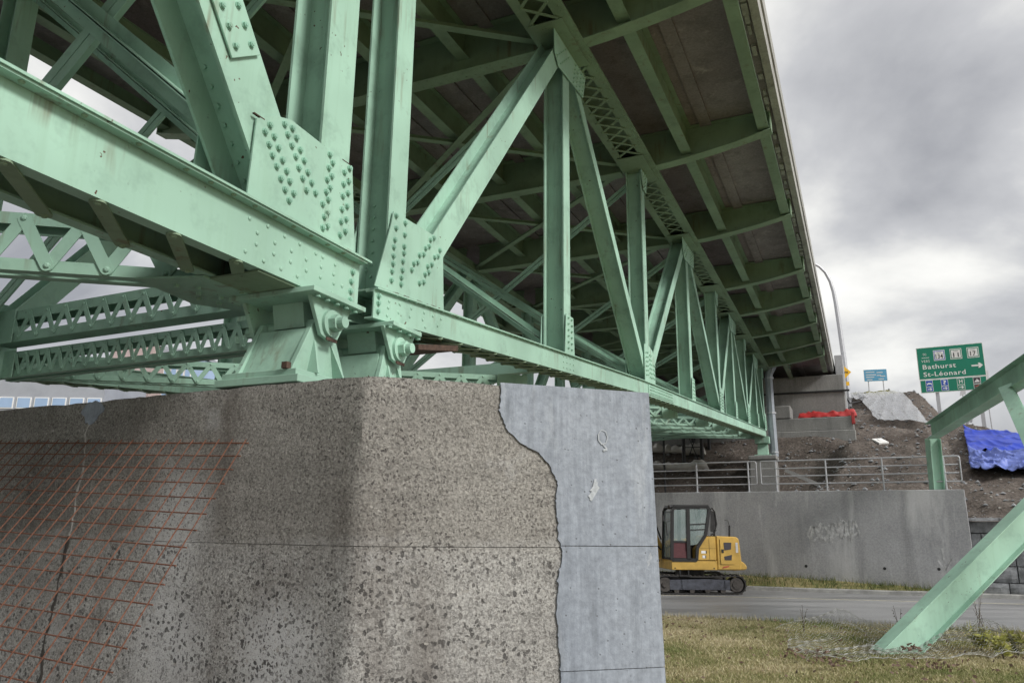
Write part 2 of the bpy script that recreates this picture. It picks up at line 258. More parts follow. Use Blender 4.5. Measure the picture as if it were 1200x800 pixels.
# ------------------------------------------------------------------ mesh tools
W = {}
class MB:
    def __init__(s, xf=None): s.v = []; s.f = []; s.xf = xf
    def add(s, vs, fs):
        k = len(s.v); s.v += [Vector(p) for p in vs]; s.f += [tuple(i+k for i in q) for q in fs]; return s
    def box(s, c, ax, ay, az):
        c, ax, ay, az = map(Vector, (c, ax, ay, az))
        vs = [c+ax*i+ay*j+az*k for k in (-1, 1) for j in (-1, 1) for i in (-1, 1)]
        return s.add(vs, [(0, 2, 3, 1), (4, 5, 7, 6), (0, 1, 5, 4), (2, 6, 7, 3), (0, 4, 6, 2), (1, 3, 7, 5)])
    def bb(s, x0, x1, y0, y1, z0, z1):
        return s.box(((x0+x1)/2, (y0+y1)/2, (z0+z1)/2), ((x1-x0)/2, 0, 0), (0, (y1-y0)/2, 0), (0, 0, (z1-z0)/2))
    def prism(s, poly, ext):
        n = len(poly); ext = Vector(ext); a = [Vector(p) for p in poly]; b = [p+ext for p in a]
        return s.add(a+b, [tuple(range(n))[::-1], tuple(range(n, 2*n))] + [(i, (i+1) % n, n+(i+1) % n, n+i) for i in range(n)])
    def rings(s, rs, closed=True, caps=True):
        n = len(rs[0]); vs = [p for r in rs for p in r]; fs = []
        for k in range(len(rs)-1):
            for i in range(n if closed else n-1):
                j = (i+1) % n; fs.append((k*n+i, k*n+j, (k+1)*n+j, (k+1)*n+i))
        if caps and closed: fs += [tuple(range(n))[::-1], tuple(range((len(rs)-1)*n, len(rs)*n))]
        return s.add(vs, fs)
    def tube(s, pts, r, k=8, caps=True):
        pts = [Vector(p) for p in pts]; rs = []; u = None
        for i, p in enumerate(pts):
            d = (pts[min(i+1, len(pts)-1)] - pts[max(i-1, 0)]).normalized()
            if u is None: u = d.orthogonal().normalized()
            u = (u - d*u.dot(d)).normalized(); w = d.cross(u); rr = r[i] if isinstance(r, (list, tuple)) else r
            rs.append([p+(u*math.cos(2*math.pi*q/k)+w*math.sin(2*math.pi*q/k))*rr for q in range(k)])
        return s.rings(rs, True, caps)
    def cyl(s, a, b, r, k=16): return s.tube([a, b], r, k)
    def mesh(s, name, c=None, smooth=False, bevel=0.0, seg=1, recalc=True):
        vs = [s.xf(p) for p in s.v] if s.xf else s.v
        if c is None:
            xs = np.array([tuple(p) for p in vs]); c = Vector((xs.min(0)+xs.max(0))/2)
        me = bpy.data.meshes.new(name); me.from_pydata([tuple(p-c) for p in vs], [], s.f)
        if recalc or bevel:
            bm = bmesh.new(); bm.from_mesh(me); bmesh.ops.recalc_face_normals(bm, faces=bm.faces)
            if bevel:
                ed = [e for e in bm.edges if len(e.link_faces) == 2 and e.calc_face_angle(0) > 0.6]
                bmesh.ops.bevel(bm, geom=ed, offset=bevel, segments=seg, affect='EDGES', clamp_overlap=True)
            bm.to_mesh(me); bm.free()
        if smooth:
            me.polygons.foreach_set('use_smooth', [True]*len(me.polygons)); me.set_sharp_from_angle(angle=R(35))
        return me, c
    def obj(s, name, mat, parent=None, smooth=False, bevel=0.0, seg=1, recalc=True, **tags):
        me, c = s.mesh(name, None, smooth, bevel, seg, recalc); me.materials.append(MAT[mat])
        return link(name, me, c, parent, **tags)
def link(name, me, c, parent=None, Mrot=None, **tags):
    o = bpy.data.objects.new(name, me); col.objects.link(o); c = Vector(c); W[o] = c
    loc = c-W[parent] if parent else c
    if parent: o.parent = parent
    if Mrot is not None: o.matrix_local = Matrix.Translation(loc) @ Mrot
    else: o.location = loc
    for k, v in tags.items():
        if v is not None: o[k] = v
    return o
def thing(name, label, cat, loc, group=None):
    o = link(name, None, loc, None, label=label, category=cat, group=group); o.empty_display_size = 0.2; return o
def basis(x, y, z):
    return Matrix((Vector(x), Vector(y), Vector(z))).transposed().to_4x4()
# ------------------------------------------------------------------ bridge frame
P0 = Vector((-1.1287, 6.0, 3.3976)); Dh = Vector((0.41301, 0.91073, 0)); Nn = Vector((0.91073, -0.41301, 0)); Zz = Vector((0, 0, 1))
def F(s, n, z): return P0 + Dh*s + Nn*n + Zz*z
# shared unit meshes
def make_bolt(r=0.019):
    m = MB(); m.cyl((0, 0, 0), (0, 0, 0.005), r*1.25, 12); m.cyl((0, 0, 0.005), (0, 0, 0.005+r*0.85), r, 6); m.cyl((0, 0, 0.005+r*0.85), (0, 0, 0.005+r*1.05), r*0.55, 8)
    me, _ = m.mesh('bolt', Vector()); me.materials.append(MAT['bolt_green']); return me
def dome(m, c, ax, r, k=8):
    ax = Vector(ax).normalized(); u = ax.orthogonal().normalized(); w = ax.cross(u); c = Vector(c); rs = []
    for rr, hh in ((1.0, 0.0), (0.85, 0.38), (0.45, 0.62)): rs.append([c+(u*math.cos(2*math.pi*q/k)+w*math.sin(2*math.pi*q/k))*r*rr+ax*hh*r for q in range(k)])
    m.rings(rs)
def make_rivet(r=0.017):
    m = MB(); dome(m, (0, 0, 0), (0, 0, 1), r); me, _ = m.mesh('rivet', Vector(), smooth=True); me.materials.append(MAT['green']); return me
BOLT = make_bolt(0.0205); RIVET = make_rivet(0.016); BOLT_S = make_bolt(0.013)
ROTN = basis(Dh, Zz, Nn)      # local z -> outward normal of near face (x->s, y->z): right-handed check below
if ROTN.to_3x3().determinant() < 0: ROTN = basis(-Dh, Zz, Nn)
def bolts(parent, pts, n, me, name='bolt'):
    for s, z in pts: link(name, me, F(s, n, z), parent, ROTN @ Matrix.Rotation(random.uniform(0, 1), 4, 'Z'))
def bolts_joined(parent, pts, n, r=0.016, name='bolts', sg=1):
    m = MB()
    for s, z in pts:
        c = F(s, n, z); m.cyl(c, c+Nn*sg*r*0.9, r, 6); m.cyl(c+Nn*sg*r*0.9, c+Nn*sg*r*1.6, r*0.5, 6)
    m.obj(name, 'green', parent, kind='stuff')
_bars = {}
def bar_mesh(length, width, th, rivets=True, mat='green'):
    key = (round(length, 3), width, th, mat)
    if key in _bars: return _bars[key]
    m = MB(); hw = width/2; hl = length/2; pts = []
    for k in range(7): a = -math.pi/2+math.pi*k/6; pts.append((hl+hw*math.cos(a)*0.9, hw*math.sin(a), -th/2))
    for k in range(7): a = math.pi/2+math.pi*k/6; pts.append((-hl+hw*math.cos(a)*0.9, hw*math.sin(a), -th/2))
    m.prism(pts, (0, 0, th))
    if rivets:
        for q in (-hl, hl): dome(m, (q, 0, th/2), (0, 0, 1), width*0.27, 7)
    me, _ = m.mesh('lacing_bar', Vector()); me.materials.append(MAT[mat]); _bars[key] = me; return me
def bar(parent, a, b, face_n, width=0.07, th=0.01, name='lacing_bar'):
    a, b = Vector(a), Vector(b); d = (b-a); L = d.length; x = d/L; z = Vector(face_n); z = (z-x*z.dot(x)).normalized(); y = z.cross(x)
    return link(name, bar_mesh(L, width, th, True, 'shaded_olive' if name == 'chord_lacing' or abs(z.z) > 0.9 else 'green'), (a+b)/2, parent, basis(x, y, z))  # downward-facing bars take the olive that has shade in its colour
def bar_into(m, a, b, face_n, width=0.07, th=0.01):
    a, b = Vector(a), Vector(b); d = b-a; L = d.length; x = d/L; z = Vector(face_n); z = (z-x*z.dot(x)).normalized(); y = z.cross(x)
    m.box((a+b)/2, x*(L/2+width*0.4), y*width/2, z*th/2)
def isec(m, a, b, e2, d, wf, tf=0.02, tw=0.016):
    """I section from a to b; outer flange face through a,b; depth d along -e2; flange width wf in plane."""
    a, b, e2 = Vector(a), Vector(b), Vector(e2); ax = (b-a).normalized(); e1 = ax.cross(e2).normalized(); h = wf/2; t = tw/2
    pr = [(-h, 0), (h, 0), (h, tf), (t, tf), (t, d-tf), (h, d-tf), (h, d), (-h, d), (-h, d-tf), (-t, d-tf), (-t, tf), (-h, tf)]
    m.rings([[p+e1*x-e2*y for x, y in pr] for p in (a, b)])
def angle(m, a, b, e1, e2, w=0.1, t=0.012):
    """L section."""
    a, b, e1, e2 = map(Vector, (a, b, e1, e2)); ax = (b-a).normalized(); e1 = (e1-ax*e1.dot(ax)).normalized(); e2 = (e2-ax*e2.dot(ax)-e1*e2.dot(e1)).normalized()
    pr = [(0, 0), (w, 0), (w, t), (t, t), (t, w), (0, w)]
    m.rings([[p+e1*x+e2*y for x, y in pr] for p in (a, b)])
def tee(m, a, b, e1, e2, w=0.13, h=0.08, t=0.012):
    a, b, e1, e2 = map(Vector, (a, b, e1, e2)); ax = (b-a).normalized(); e1 = (e1-ax*e1.dot(ax)).normalized(); e2 = (e2-ax*e2.dot(ax)-e1*e2.dot(e1)).normalized()
    pr = [(-w/2, 0), (w/2, 0), (w/2, t), (t, t), (t, h), (-t, h), (-t, t), (-w/2, t)]
    m.rings([[p+e1*x+e2*y for x, y in pr] for p in (a, b)])
def lattice(parent, a, b, z0, z1, pitch, single=True, bw=0.055, fl=0.07, name='lattice_strut'):
    """a,b: (s,n) ends at z0..z1; two flange angles and V lacing; returns the strut part."""
    A0, B0 = F(a[0], a[1], z0), F(b[0], b[1], z0); d = (B0-A0); L = d.length; x = d/L; side = x.cross(Zz).normalized()
    if side.dot(EYE-A0) < 0: side = -side
    H = z1-z0; m = MB()
    for zz, sg in ((0, 1), (H, -1)):
        p, q = A0+Zz*zz, B0+Zz*zz
        angle(m, p, q, Zz*sg, -side, fl, 0.012); 
        angle(m, p-side*0.22, q-side*0.22, Zz*sg, side, fl, 0.012)
    strut = m.obj(name, 'green', parent, label=None)
    n = max(2, int(L/pitch)); st = L/n; acc = MB()
    for i in range(n):
        for h, (za, zb) in enumerate(((H-fl*0.5, fl*0.5), (fl*0.5, H-fl*0.5))):
            pa = A0+x*(st*(i+h*0.5))+side*(0.007+0.004*h)+Zz*za; pb = A0+x*(st*(i+h*0.5+0.5))+side*(0.007+0.004*h)+Zz*zb
            if single: bar(strut, pa, pb, side, bw, 0.009)
            else: bar_into(acc, pa, pb, side, bw, 0.009)
            if not single: bar_into(acc, pa-side*0.24, pb-side*0.24, side, bw, 0.009)
    if acc.v: acc.obj('lacing', 'green', strut, kind='stuff')
    # end plates
    for p, sg in ((A0, 1), (B0, -1)):
        e = MB(); e.box(p+x*sg*0.18+Zz*H/2+side*0.02, x*0.2, side*0.006, Zz*(H/2+0.01)); e.obj('end_plate', 'green', strut)
    return strut
# ================================================================== SETTING
def sheet_obj(name, corners, mat, **t):
    m = MB(); m.add(corners, [tuple(range(len(corners)))]); o = m.obj(name, mat, None, recalc=False, **t); return o
sheet_obj('ground', [(-900, -300, 0), (900, -300, 0), (900, 1500, 0), (-900, 1500, 0)], 'grass_ground', kind='structure')
plain('bounce_sheet_grey', (0.15, 0.145, 0.14), 0.95, 0, 0.35, 3, 0.6)
sheet_obj('bounce_sheet', [(-70, -40, 0.003), (0.9, -40, 0.003), (0.9, 6.5, 0.003), (1.3, 12.0, 0.003), (1.0, 17.6, 0.003), (-70, 40.2, 0.003)], 'bounce_sheet_grey', kind='structure')  # unseen ground sheet, added to limit light bounced up under the bridge
def near_edge(x): return 17.04-0.32*(x-3.2)
def kerb_y(x): return 25.25-0.32*(x-6.0)
rx = np.linspace(-30, 34, 60)
m = MB(); k = len(rx)
m.add([(x, near_edge(x)+0.16*noise.noise((x*0.9, 3, 0))+0.05*noise.noise((x*4, 8, 0)), 0.004) for x in rx]+[(x, kerb_y(x), 0.004) for x in rx], [(i, i+1, k+i+1, k+i) for i in range(k-1)])
m.obj('road', 'asphalt', None, recalc=False, kind='structure')
m = MB(); xs = np.linspace(-28, 34, 40); yl = lambda x: 22.54-0.165*(x-4.26)
m.add([(x, yl(x)-0.055, 0.008) for x in xs]+[(x, yl(x)+0.055, 0.008) for x in xs], [(i, i+1, 40+i+1, 40+i) for i in range(39)])
m.obj('road_marking', 'yellow_line', None, recalc=False, kind='structure')
m = MB(); pr = [(0, -0.02), (0, 0.11), (0.03, 0.14), (0.17, 0.14), (0.17, -0.02)]
m.rings([[Vector((x, kerb_y(x)+a+0.02*noise.noise((x*2, 1, 1)), b*(0.9+0.2*noise.noise((x*1.3, 5, 1))))) for a, b in pr] for x in np.linspace(-28, 34, 120)])
m.obj('kerb', 'kerb', None, kind='structure')
# retaining wall line
W1 = Vector((13.46, 23.12, 0)); wl = Vector((0.8829, -0.4695, 0)); wb = Vector((0.4695, 0.8829, 0))
def WU(u, t, z): return W1+wl*u+wb*t+Zz*z
# verge between kerb and wall
m = MB(); us = np.linspace(-40, 0.0, 120); rows = 7; vv = []
for u in us:
    p1 = WU(u, 0.02, 0)
    for j in range(rows):
        f = j/(rows-1); p0 = Vector((p1.x-0.15, kerb_y(p1.x-0.15)+0.15, 0)); q = p0.lerp(p1, f); g = min(1, (p1-p0).length/1.0)
        vv.append((q.x, q.y, 0.11+g*0.24*f**0.8+0.05*noise.noise((q.x*1.5, q.y*1.5, 2))*f))
m.add(vv, [(i*rows+j, (i+1)*rows+j, (i+1)*rows+j+1, i*rows+j+1) for i in range(119) for j in range(rows-1)])
verge = m.obj('verge', 'grass_ground', None, recalc=False, kind='structure')
verge_pts = vv
# embankment
def cap(u): return float(np.interp(u, [-60, -34, -20, -2.4, -0.94, -0.12, 0.4, 1.1, 1.8, 2.9, 5, 10, 30], [2.9, 3.2, 9.6, 9.7, 9.0, 8.0, 6.9, 6.75, 6.6, 5.7, 4.9, 4.2, 3.4]))
def terr(u, t, rough=True):
    base = float(np.interp(u, [-0.6, 0.0], [2.95, 2.12])); z1 = base+max(0, t-0.9)*0.295+0.04*t
    z2 = 2.97+min(max(0, t-5.6), 2.75)+max(0, t-8.35)*0.3; k = float(np.interp(u, [-5.0, -3.6], [1, 0])); z = z1*(1-k)+z2*k
    c = cap(u); 
    if z > c-0.5: z = c-0.5*math.exp(-(z-c+0.5)/0.5)
    if rough:
        a = min(1, max(0, (t-0.2)/1.5)); p = Vector((u*0.45, t*0.45, 0)); q = WU(u, t, 0)
        z += a*(0.30*noise.noise(p)+0.16*noise.noise(p*2.7)+0.09*noise.noise(p*7)+0.05*noise.noise(p*17))*(1-0.7*k)*(0.6 if t > 25 else 1.0)
    return z
m = MB(); us = np.concatenate([np.linspace(-60, -20, 50), np.linspace(-19.6, 12, 210), np.linspace(12.8, 60, 50)]); ts = np.concatenate([np.linspace(0.06, 26, 150), np.linspace(26.8, 80, 50)])
m.add([WU(u, t, terr(u, t)) for u in us for t in ts], [(i*len(ts)+j, (i+1)*len(ts)+j, (i+1)*len(ts)+j+1, i*len(ts)+j+1) for i in range(len(us)-1) for j in range(len(ts)-1)])
m.obj('embankment', 'dirt', None, smooth=True, recalc=False, kind='structure')
# loose stones on the embankment (uncountable)
m = MB()
for i in range(4200):
    u = random.uniform(-14, 7); t = random.uniform(0.3, 20)**1.0; r = 0.02+0.085*random.random()**3; c = WU(u, t, terr(u, t)+r*0.3)
    vs = [c+Vector((random.uniform(-1, 1), random.uniform(-1, 1), random.uniform(-0.6, 0.6))).normalized()*r*random.uniform(0.7, 1.2) for _ in range(6)]
    o6 = [c+Vector(d)*r*random.uniform(0.7, 1.25) for d in ((1, 0, 0), (-1, 0, 0), (0, 1, 0), (0, -1, 0), (0, 0, 0.8), (0, 0, -0.6))]
    m.add(o6, [(0, 2, 4), (2, 1, 4), (1, 3, 4), (3, 0, 4), (2, 0, 5), (1, 2, 5), (3, 1, 5), (0, 3, 5)])
m.obj('loose_rubble', 'stone', None, recalc=False, kind='stuff', label='grey pebbles and rubble strewn over the dirt bank', category='rubble')
# ================================================================== RETAINING WALL, BLOCK WALL, RAILINGS
t_ = thing('retaining_wall', 'long stained grey concrete retaining wall behind the road and excavator', 'wall', WU(-15, 0.2, 0))
m = MB(); poly = [WU(-45, 0, -0.2), WU(0.04, 0, -0.2), WU(0.0, 0, 3.05), WU(-45, 0, 3.05)]; m.prism(poly, wb*0.35); m.obj('wall_panel', 'wall_concrete', t_, bevel=0.015)
m = MB()
for u, z in [(-7.0, 0.75), (-4.6, 0.72), (-2.35, 0.72), (-0.9, 0.75)]: m.cyl(WU(u, -0.004, z), WU(u, 0.05, z), 0.045, 10)
m.obj('weep_hole', 'black', t_)
# graffiti scrawl: faded white scribble on the wall
m = MB(); gp = []
for k_ in range(5):
    cx_ = -4.3+k_*0.30; ry = random.uniform(0.16, 0.26); rx_ = random.uniform(0.10, 0.17)
    gp.append([(cx_+rx_*math.cos(q)*(1+0.25*math.sin(2.3*q+k_)), 1.72+0.05*k_+ry*math.sin(q)*(1+0.2*math.cos(3*q))) for q in np.linspace(random.uniform(0, 2), random.uniform(5.5, 8.5), 22)])
    gp.append([(cx_-0.1, 1.55+random.uniform(-0.1, 0.1)), (cx_+0.02, 1.95+0.05*k_), (cx_+0.16, 1.6+random.uniform(0, 0.2))])
def ribbon(m, pts, w, t, col_=None):
    ps = [WU(a, t, b) for a, b in pts]
    for p, q in zip(ps, ps[1:]):
        d = (q-p).normalized(); s = d.cross(wb).normalized()*w/2; m.add([p-s, p+s, q+s, q-s], [(0, 1, 2, 3)])
[ribbon(m, g_, random.uniform(0.05, 0.11), -0.003-0.0008*i_) for i_, g_ in enumerate(gp)]; ribbon(m, [(-0.75, 1.35), (-0.72, 0.7), (-0.55, 1.05), (-0.74, 0.72), (-0.9, 1.0)], 0.05, -0.0045)
plain('chalk', (0.46, 0.465, 0.475), 0.9, 0, 0.4, 9)
m.obj('graffiti', 'chalk', t_, recalc=False, kind='stuff', label='faded white graffiti scrawl')
bw = thing('block_wall', 'stacked rough grey stone block wall right of the concrete wall', 'wall', WU(3, 0.5, 0))
z = -0.05
for row in range(5):
    h = 0.46; u = -0.06+(0.03 if row % 2 else 0.0)-row*0.01; i = 0
    u -= 0.0
    while u < 7.5:
        w = random.uniform(0.55, 0.95) if i or row % 2 == 0 else random.uniform(0.3, 0.5)
        m = MB(); g = 0.012; dpt = 0.30+row*0.02+random.uniform(-0.015, 0.015); n3 = 5
        # pillowed front
        vs = []; fs = []
        for a in range(n3):
            for b in range(n3):
                fu = a/(n3-1); fz = b/(n3-1); edge = min(fu, 1-fu, fz, 1-fz); 
                vs.append(WU(u+g+(w-2*g)*fu, dpt-(0.035 if edge > 0 else 0)-(0.02*random.random() if edge > 0 else 0), z+g+(h-2*g)*fz))
        for a in range(n3-1):
            for b in range(n3-1): fs.append((a*n3+b, a*n3+b+1, (a+1)*n3+b+1, (a+1)*n3+b))
        m.add(vs, fs); m.box(WU(u+w/2, dpt+0.26, z+h/2), wl*(w/2-g), wb*0.25, Zz*(h/2-g))
        m.obj('block', 'stone', bw, recalc=False)
        u += w; i += 1
    z += h
m = MB(); m.box(WU(3.72, 0.75, 1.1), wl*3.75, wb*0.12, Zz*1.1); m.obj('backing', 'abut_concrete', bw)
def railing(u0, u1, posts, label, rails_z=(0.25, 0.5, 0.75, 1.0), loop=True):
    t = thing('steel_railing', label, 'railing', WU((u0+u1)/2, 0.18, 3.05), 'steel railings on the retaining wall')
    for zz in rails_z:
        m = MB(); m.tube([WU(u0+0.05, 0.18, 3.05+zz), WU(u1-0.05, 0.18, 3.05+zz)], 0.021 if zz < 0.99 else 0.024, 8); m.obj('rail', 'galv', t, smooth=True)
    for u in posts:
        m = MB(); m.tube([WU(u, 0.18, 3.03), WU(u, 0.18, 3.05+1.0)], 0.028, 8); m.cyl(WU(u, 0.18, 3.052), WU(u, 0.18, 3.064), 0.07, 10); m.obj('post', 'galv', t, smooth=True)
    for u, sg in ((u0, 1), (u1, -1)):
        m = MB(); m.tube([WU(u+sg*0.05, 0.18, 4.05), WU(u+sg*0.015, 0.18, 4.035), WU(u, 0.18, 4.0), WU(u, 0.18, 3.35), WU(u+sg*0.015, 0.18, 3.315), WU(u+sg*0.05, 0.18, 3.30)], 0.021, 8); m.obj('end_loop', 'galv', t, smooth=True)
railing(-17.0, -5.98, [-16, -14, -12, -10, -8.0, -6.25], 'galvanised railing on the wall left of the concrete pedestal, behind the excavator')
railing(-5.84, -0.02, [-5.35, -3.8, -2.15, -0.45], 'galvanised railing on the wall right of the concrete pedestal')
# ================================================================== ABUTMENT
t_ = thing('bridge_abutment', 'stepped grey concrete abutment carrying the far end of the bridge', 'abutment', F(32, -2, -0.4))
def fbox(m, s0, s1, n0, n1, z0, z1): return m.box(F((s0+s1)/2, (n0+n1)/2, (z0+z1)/2), Dh*(s1-s0)/2, Nn*(n1-n0)/2, Zz*(z1-z0)/2)
m = MB(); fbox(m, 30.5, 34, -9.2, 3.4, 1.2, 2.62); m.obj('footing', 'abut_concrete', t_, bevel=0.03)
m = MB(); fbox(m, 30.62, 34, -9.1, 3.36, 2.622, 3.2); m.obj('bearing_seat', 'abut_concrete', t_, bevel=0.03)
m = MB(); fbox(m, 30.6, 31.8, -0.3, 0.86, 3.202, 3.78); m.obj('bearing_plinth', 'abut_concrete', t_, bevel=0.04)
m = MB(); fbox(m, 30.6, 31.8, -6.6, -5.5, 3.202, 3.78); m.obj('bearing_plinth', 'abut_concrete', t_, bevel=0.04)
m = MB(); fbox(m, 32.0, 33.4, -9.0, 3.1, 3.202, 5.3); m.obj('backwall', 'abut_concrete', t_, bevel=0.03)
m = MB(); fbox(m, 33.5, 38.5, 2.76, 3.12, 2.5, 6.5); m.obj('wing_wall', 'wall_concrete', t_, bevel=0.03)
m = MB(); fbox(m, 31.93, 31.99, -9.0, 3.3, 4.50, 4.58); m.obj('cable_duct', 'black', t_)
def pedestal(n0, label):
    t = thing('bearing_pedestal', label, 'pedestal', F(28.3, n0, -0.5), 'concrete pedestals under the far ends of the trusses')
    m = MB(); a = [F(27.75, n0-0.58, -0.6), F(28.9, n0-0.58, -0.6), F(28.9, n0+0.58, -0.6), F(27.75, n0+0.58, -0.6)]; b = [F(27.85, n0-0.5, 1.2), F(28.8, n0-0.5, 1.2), F(28.8, n0+0.5, 1.2), F(27.85, n0+0.5, 1.2)]; m.rings([a, b]); m.obj('shaft', 'abut_concrete', t, bevel=0.03)
    m = MB(); fbox(m, 27.8, 28.85, n0-0.55, n0+0.55, 1.202, 1.38); m.obj('cap', 'abut_concrete', t, bevel=0.03)
    t = thing('rocker_bearing', 'small green steel bearing on the pedestal ' + ('nearest the railing gap' if n0 > -2 else 'hidden deeper under the bridge'), 'bearing', F(28.3, n0, 1.38))
    m = MB(); fbox(m, 28.0, 28.6, n0-0.32, n0+0.32, 1.382, 1.43); m.obj('base_plate', 'green', t)
    m = MB(); m.prism([F(28.06, n0-0.2, 1.432), F(28.54, n0-0.2, 1.432), F(28.36, n0-0.2, 1.9), F(28.24, n0-0.2, 1.9)], Nn*0.4); m.obj('rocker', 'green', t)
    m = MB(); fbox(m, 28.05, 28.5, n0-0.28, n0+0.28, 1.902, 2.17); m.obj('shoe', 'green', t)
pedestal(-0.15, 'concrete pedestal on the wall under the near truss end'); pedestal(-6.05, 'concrete pedestal deep under the bridge below the far truss end')
m = MB(); m.box(WU(-4.45, 4.2, 3.45), Vector((0.86, -0.2, -0.42))*1.35, wb*0.10, Vector((0.42, -0.1, 0.86))*0.07)
MAT_ = m.obj('concrete_slope_strip', 'abut_concrete', None, label='thin pale concrete strip sloping down beside the pedestal', category='concrete')
t_ = thing('drain_pipe', 'grey steel drainpipe with an elbow at the end of the truss', 'drainpipe', F(28.9, 0.25, 1.4))
m = MB(); m.tube([F(28.9, 0.55, 5.75), F(28.9, 0.50, 5.45), F(28.9, 0.24, 4.95), F(28.9, 0.2, 4.75), F(28.9, 0.2, 3.2)], 0.165, 8); m.obj('upper_pipe', 'pipe', t_)
m = MB(); m.tube([F(28.9, 0.2, 3.22), F(28.9, 0.22, 1.40)], 0.18, 8); m.obj('lower_pipe', 'pipe', t_)
m = MB()
for zz in (1.55, 3.2, 4.7): m.cyl(F(28.9, 0.21, zz), F(28.9, 0.21, zz+0.06), 0.2, 10)
m.obj('collar', 'galv', t_)
# ================================================================== BRIDGE
NODES = [0.3, 4.6, 9.0, 13.2, 17.3, 20.2, 23.2, 26.0, 28.4]
G = -0.014
def zt(s): return 5.38+G*max(s-8, 0)                     # underside of the top chord
def zb(s): return float(np.interp(s, [0, 8.4, 28.4], [0, 0.75, 2.2]))   # underside of the right bottom chord
span = thing('bridge_span', 'pale green steel deck truss span from the pier to the far abutment', 'bridge', F(0, -3, -0.1))
def sweep(path, polys, n0, sg):
    m = MB()
    for poly in polys: m.rings([[F(s, n0-sg*q, z+dz) for q, dz in poly] for s, z in path])
    return m
def rect(q0, q1, a, b): return [(q0, a), (q1, a), (q1, b), (q0, b)]
def right_truss(n0, sg, near):
    par = span; path = [(0.0, 0.0), (8.4, 0.75), (28.4, 2.2)]
    D = 0.34; TO, TI = -0.19, 0.33
    # bottom chord: two channels and a cover plate
    sweep(path, [[(0, 0), (0.085, 0), (0.085, 0.014), (0.014, 0.014), (0.014, 0.226), (0.085, 0.226), (0.085, 0.24), (0, 0.24)]], n0, sg).obj('bottom_chord', 'green', par)
    sweep(path, [[(D, 0), (D-0.085, 0), (D-0.085, 0.014), (D-0.014, 0.014), (D-0.014, 0.226), (D-0.085, 0.226), (D-0.085, 0.24), (D, 0.24)]], n0, sg).obj('bottom_chord', 'green', par)
    sweep([(s, z+0.241) for s, z in path], [rect(-0.035, D+0.035, 0, 0.014)], n0, sg).obj('cover_plate', 'green', par)
    # lacing of the underside
    pitch = 0.40; s = 0.75; acc = MB()
    while s < 27.8:
        for k in (0, 1):
            a = F(s+(pitch if k else 0), n0-sg*0.03, zb(s+(pitch if k else 0))-0.006-0.010*k); b = F(s+(0 if k else pitch), n0-sg*(D-0.03), zb(s+(0 if k else pitch))-0.006-0.010*k)
            if near and s < 12: bar(par, a, b, -Zz, 0.055, 0.009, 'chord_lacing')
            else: bar_into(acc, a, b, -Zz, 0.055, 0.009)
        s += pitch
    acc.obj('chord_lacing_far', 'shaded_olive', par, kind='stuff')
    # top chord
    tp = [(0.0, zt(0)), (8.0, zt(8)), (28.9, zt(28.9))]
    sweep(tp, [[(TO-0.11, 0), (TO+0.09, 0), (TO+0.09, 0.016), (TO+0.016, 0.016), (TO+0.016, 0.22), (TO, 0.22), (TO, 0.016), (TO-0.11, 0.016)]], n0, sg).obj('top_chord', 'shaded_olive', par)
    sweep(tp, [[(TI+0.06, 0), (TI-0.09, 0), (TI-0.09, 0.016), (TI-0.016, 0.016), (TI-0.016, 0.22), (TI, 0.22), (TI, 0.016), (TI+0.06, 0.016)]], n0, sg).obj('top_chord', 'shaded_olive', par)
    sweep([(s, z+0.221) for s, z in tp], [rect(TO-0.02, TI+0.02, 0, 0.014)], n0, sg).obj('top_cover_plate', 'shaded_olive', par)
    if near:   # rivet line along the outer flange
        m = MB(); s = 0.5
        while s < 26:
            dome(m, F(s, n0+0.225, zt(s)), -Zz, 0.014, 6); dome(m, F(s+0.05, n0+0.265, zt(s)), -Zz, 0.014, 6); s += 0.11+0.003*s
        m.obj('flange_rivets', 'shaded_olive', par, kind='stuff')
        m = MB(); s = 0.3
        while s < 27:
            dome(m, F(s, n0-0.03, zb(s)+0.255), Zz, 0.018, 6); dome(m, F(s, n0+0.02, zb(s)+0.24), -Zz, 0.014, 6); s += 0.16
        m.obj('chord_rivets', 'green', par, kind='stuff')
    for i, (s0, s1) in enumerate(zip(NODES, NODES[1:])):
        a = s0+0.55; b = s1-0.75; n = max(2, round((b-a)/0.36)); st = (b-a)/n; acc = MB()
        for k in range(n):
            for d in (0, 1):
                pa = F(a+st*(k+d), n0-sg*(TO+0.06), zt(a)-0.006-0.01*d); pb = F(a+st*(k+1-d), n0-sg*(TI-0.06), zt(a)-0.006-0.01*d)
                if near and i in (0, 1, 2): bar(par, pa, pb, -Zz, 0.05, 0.009, 'lacing_bar')
                else: bar_into(acc, pa, pb, -Zz, 0.05, 0.009)
        if acc.v: acc.obj('lacing_far', 'shaded_olive', par, kind='stuff')
    for s in NODES:
        m = MB(); fbox(m, s-0.72, s+0.5, min(n0-sg*TO, n0-sg*TI), max(n0-sg*TO, n0-sg*TI), zt(s)-0.026, zt(s)-0.012); m.obj('stay_plate', 'shaded_olive', par)
    # verticals
    for i, s in enumerate(NODES):
        m = MB(); e2 = Nn*sg; wf = 0.25 if i else 0.27
        isec(m, F(s, n0-sg*0.015, zb(s)+0.10), F(s, n0-sg*0.015, zt(s)+0.16), e2, 0.305, wf, 0.018, 0.014); m.obj('vertical', 'green', par)
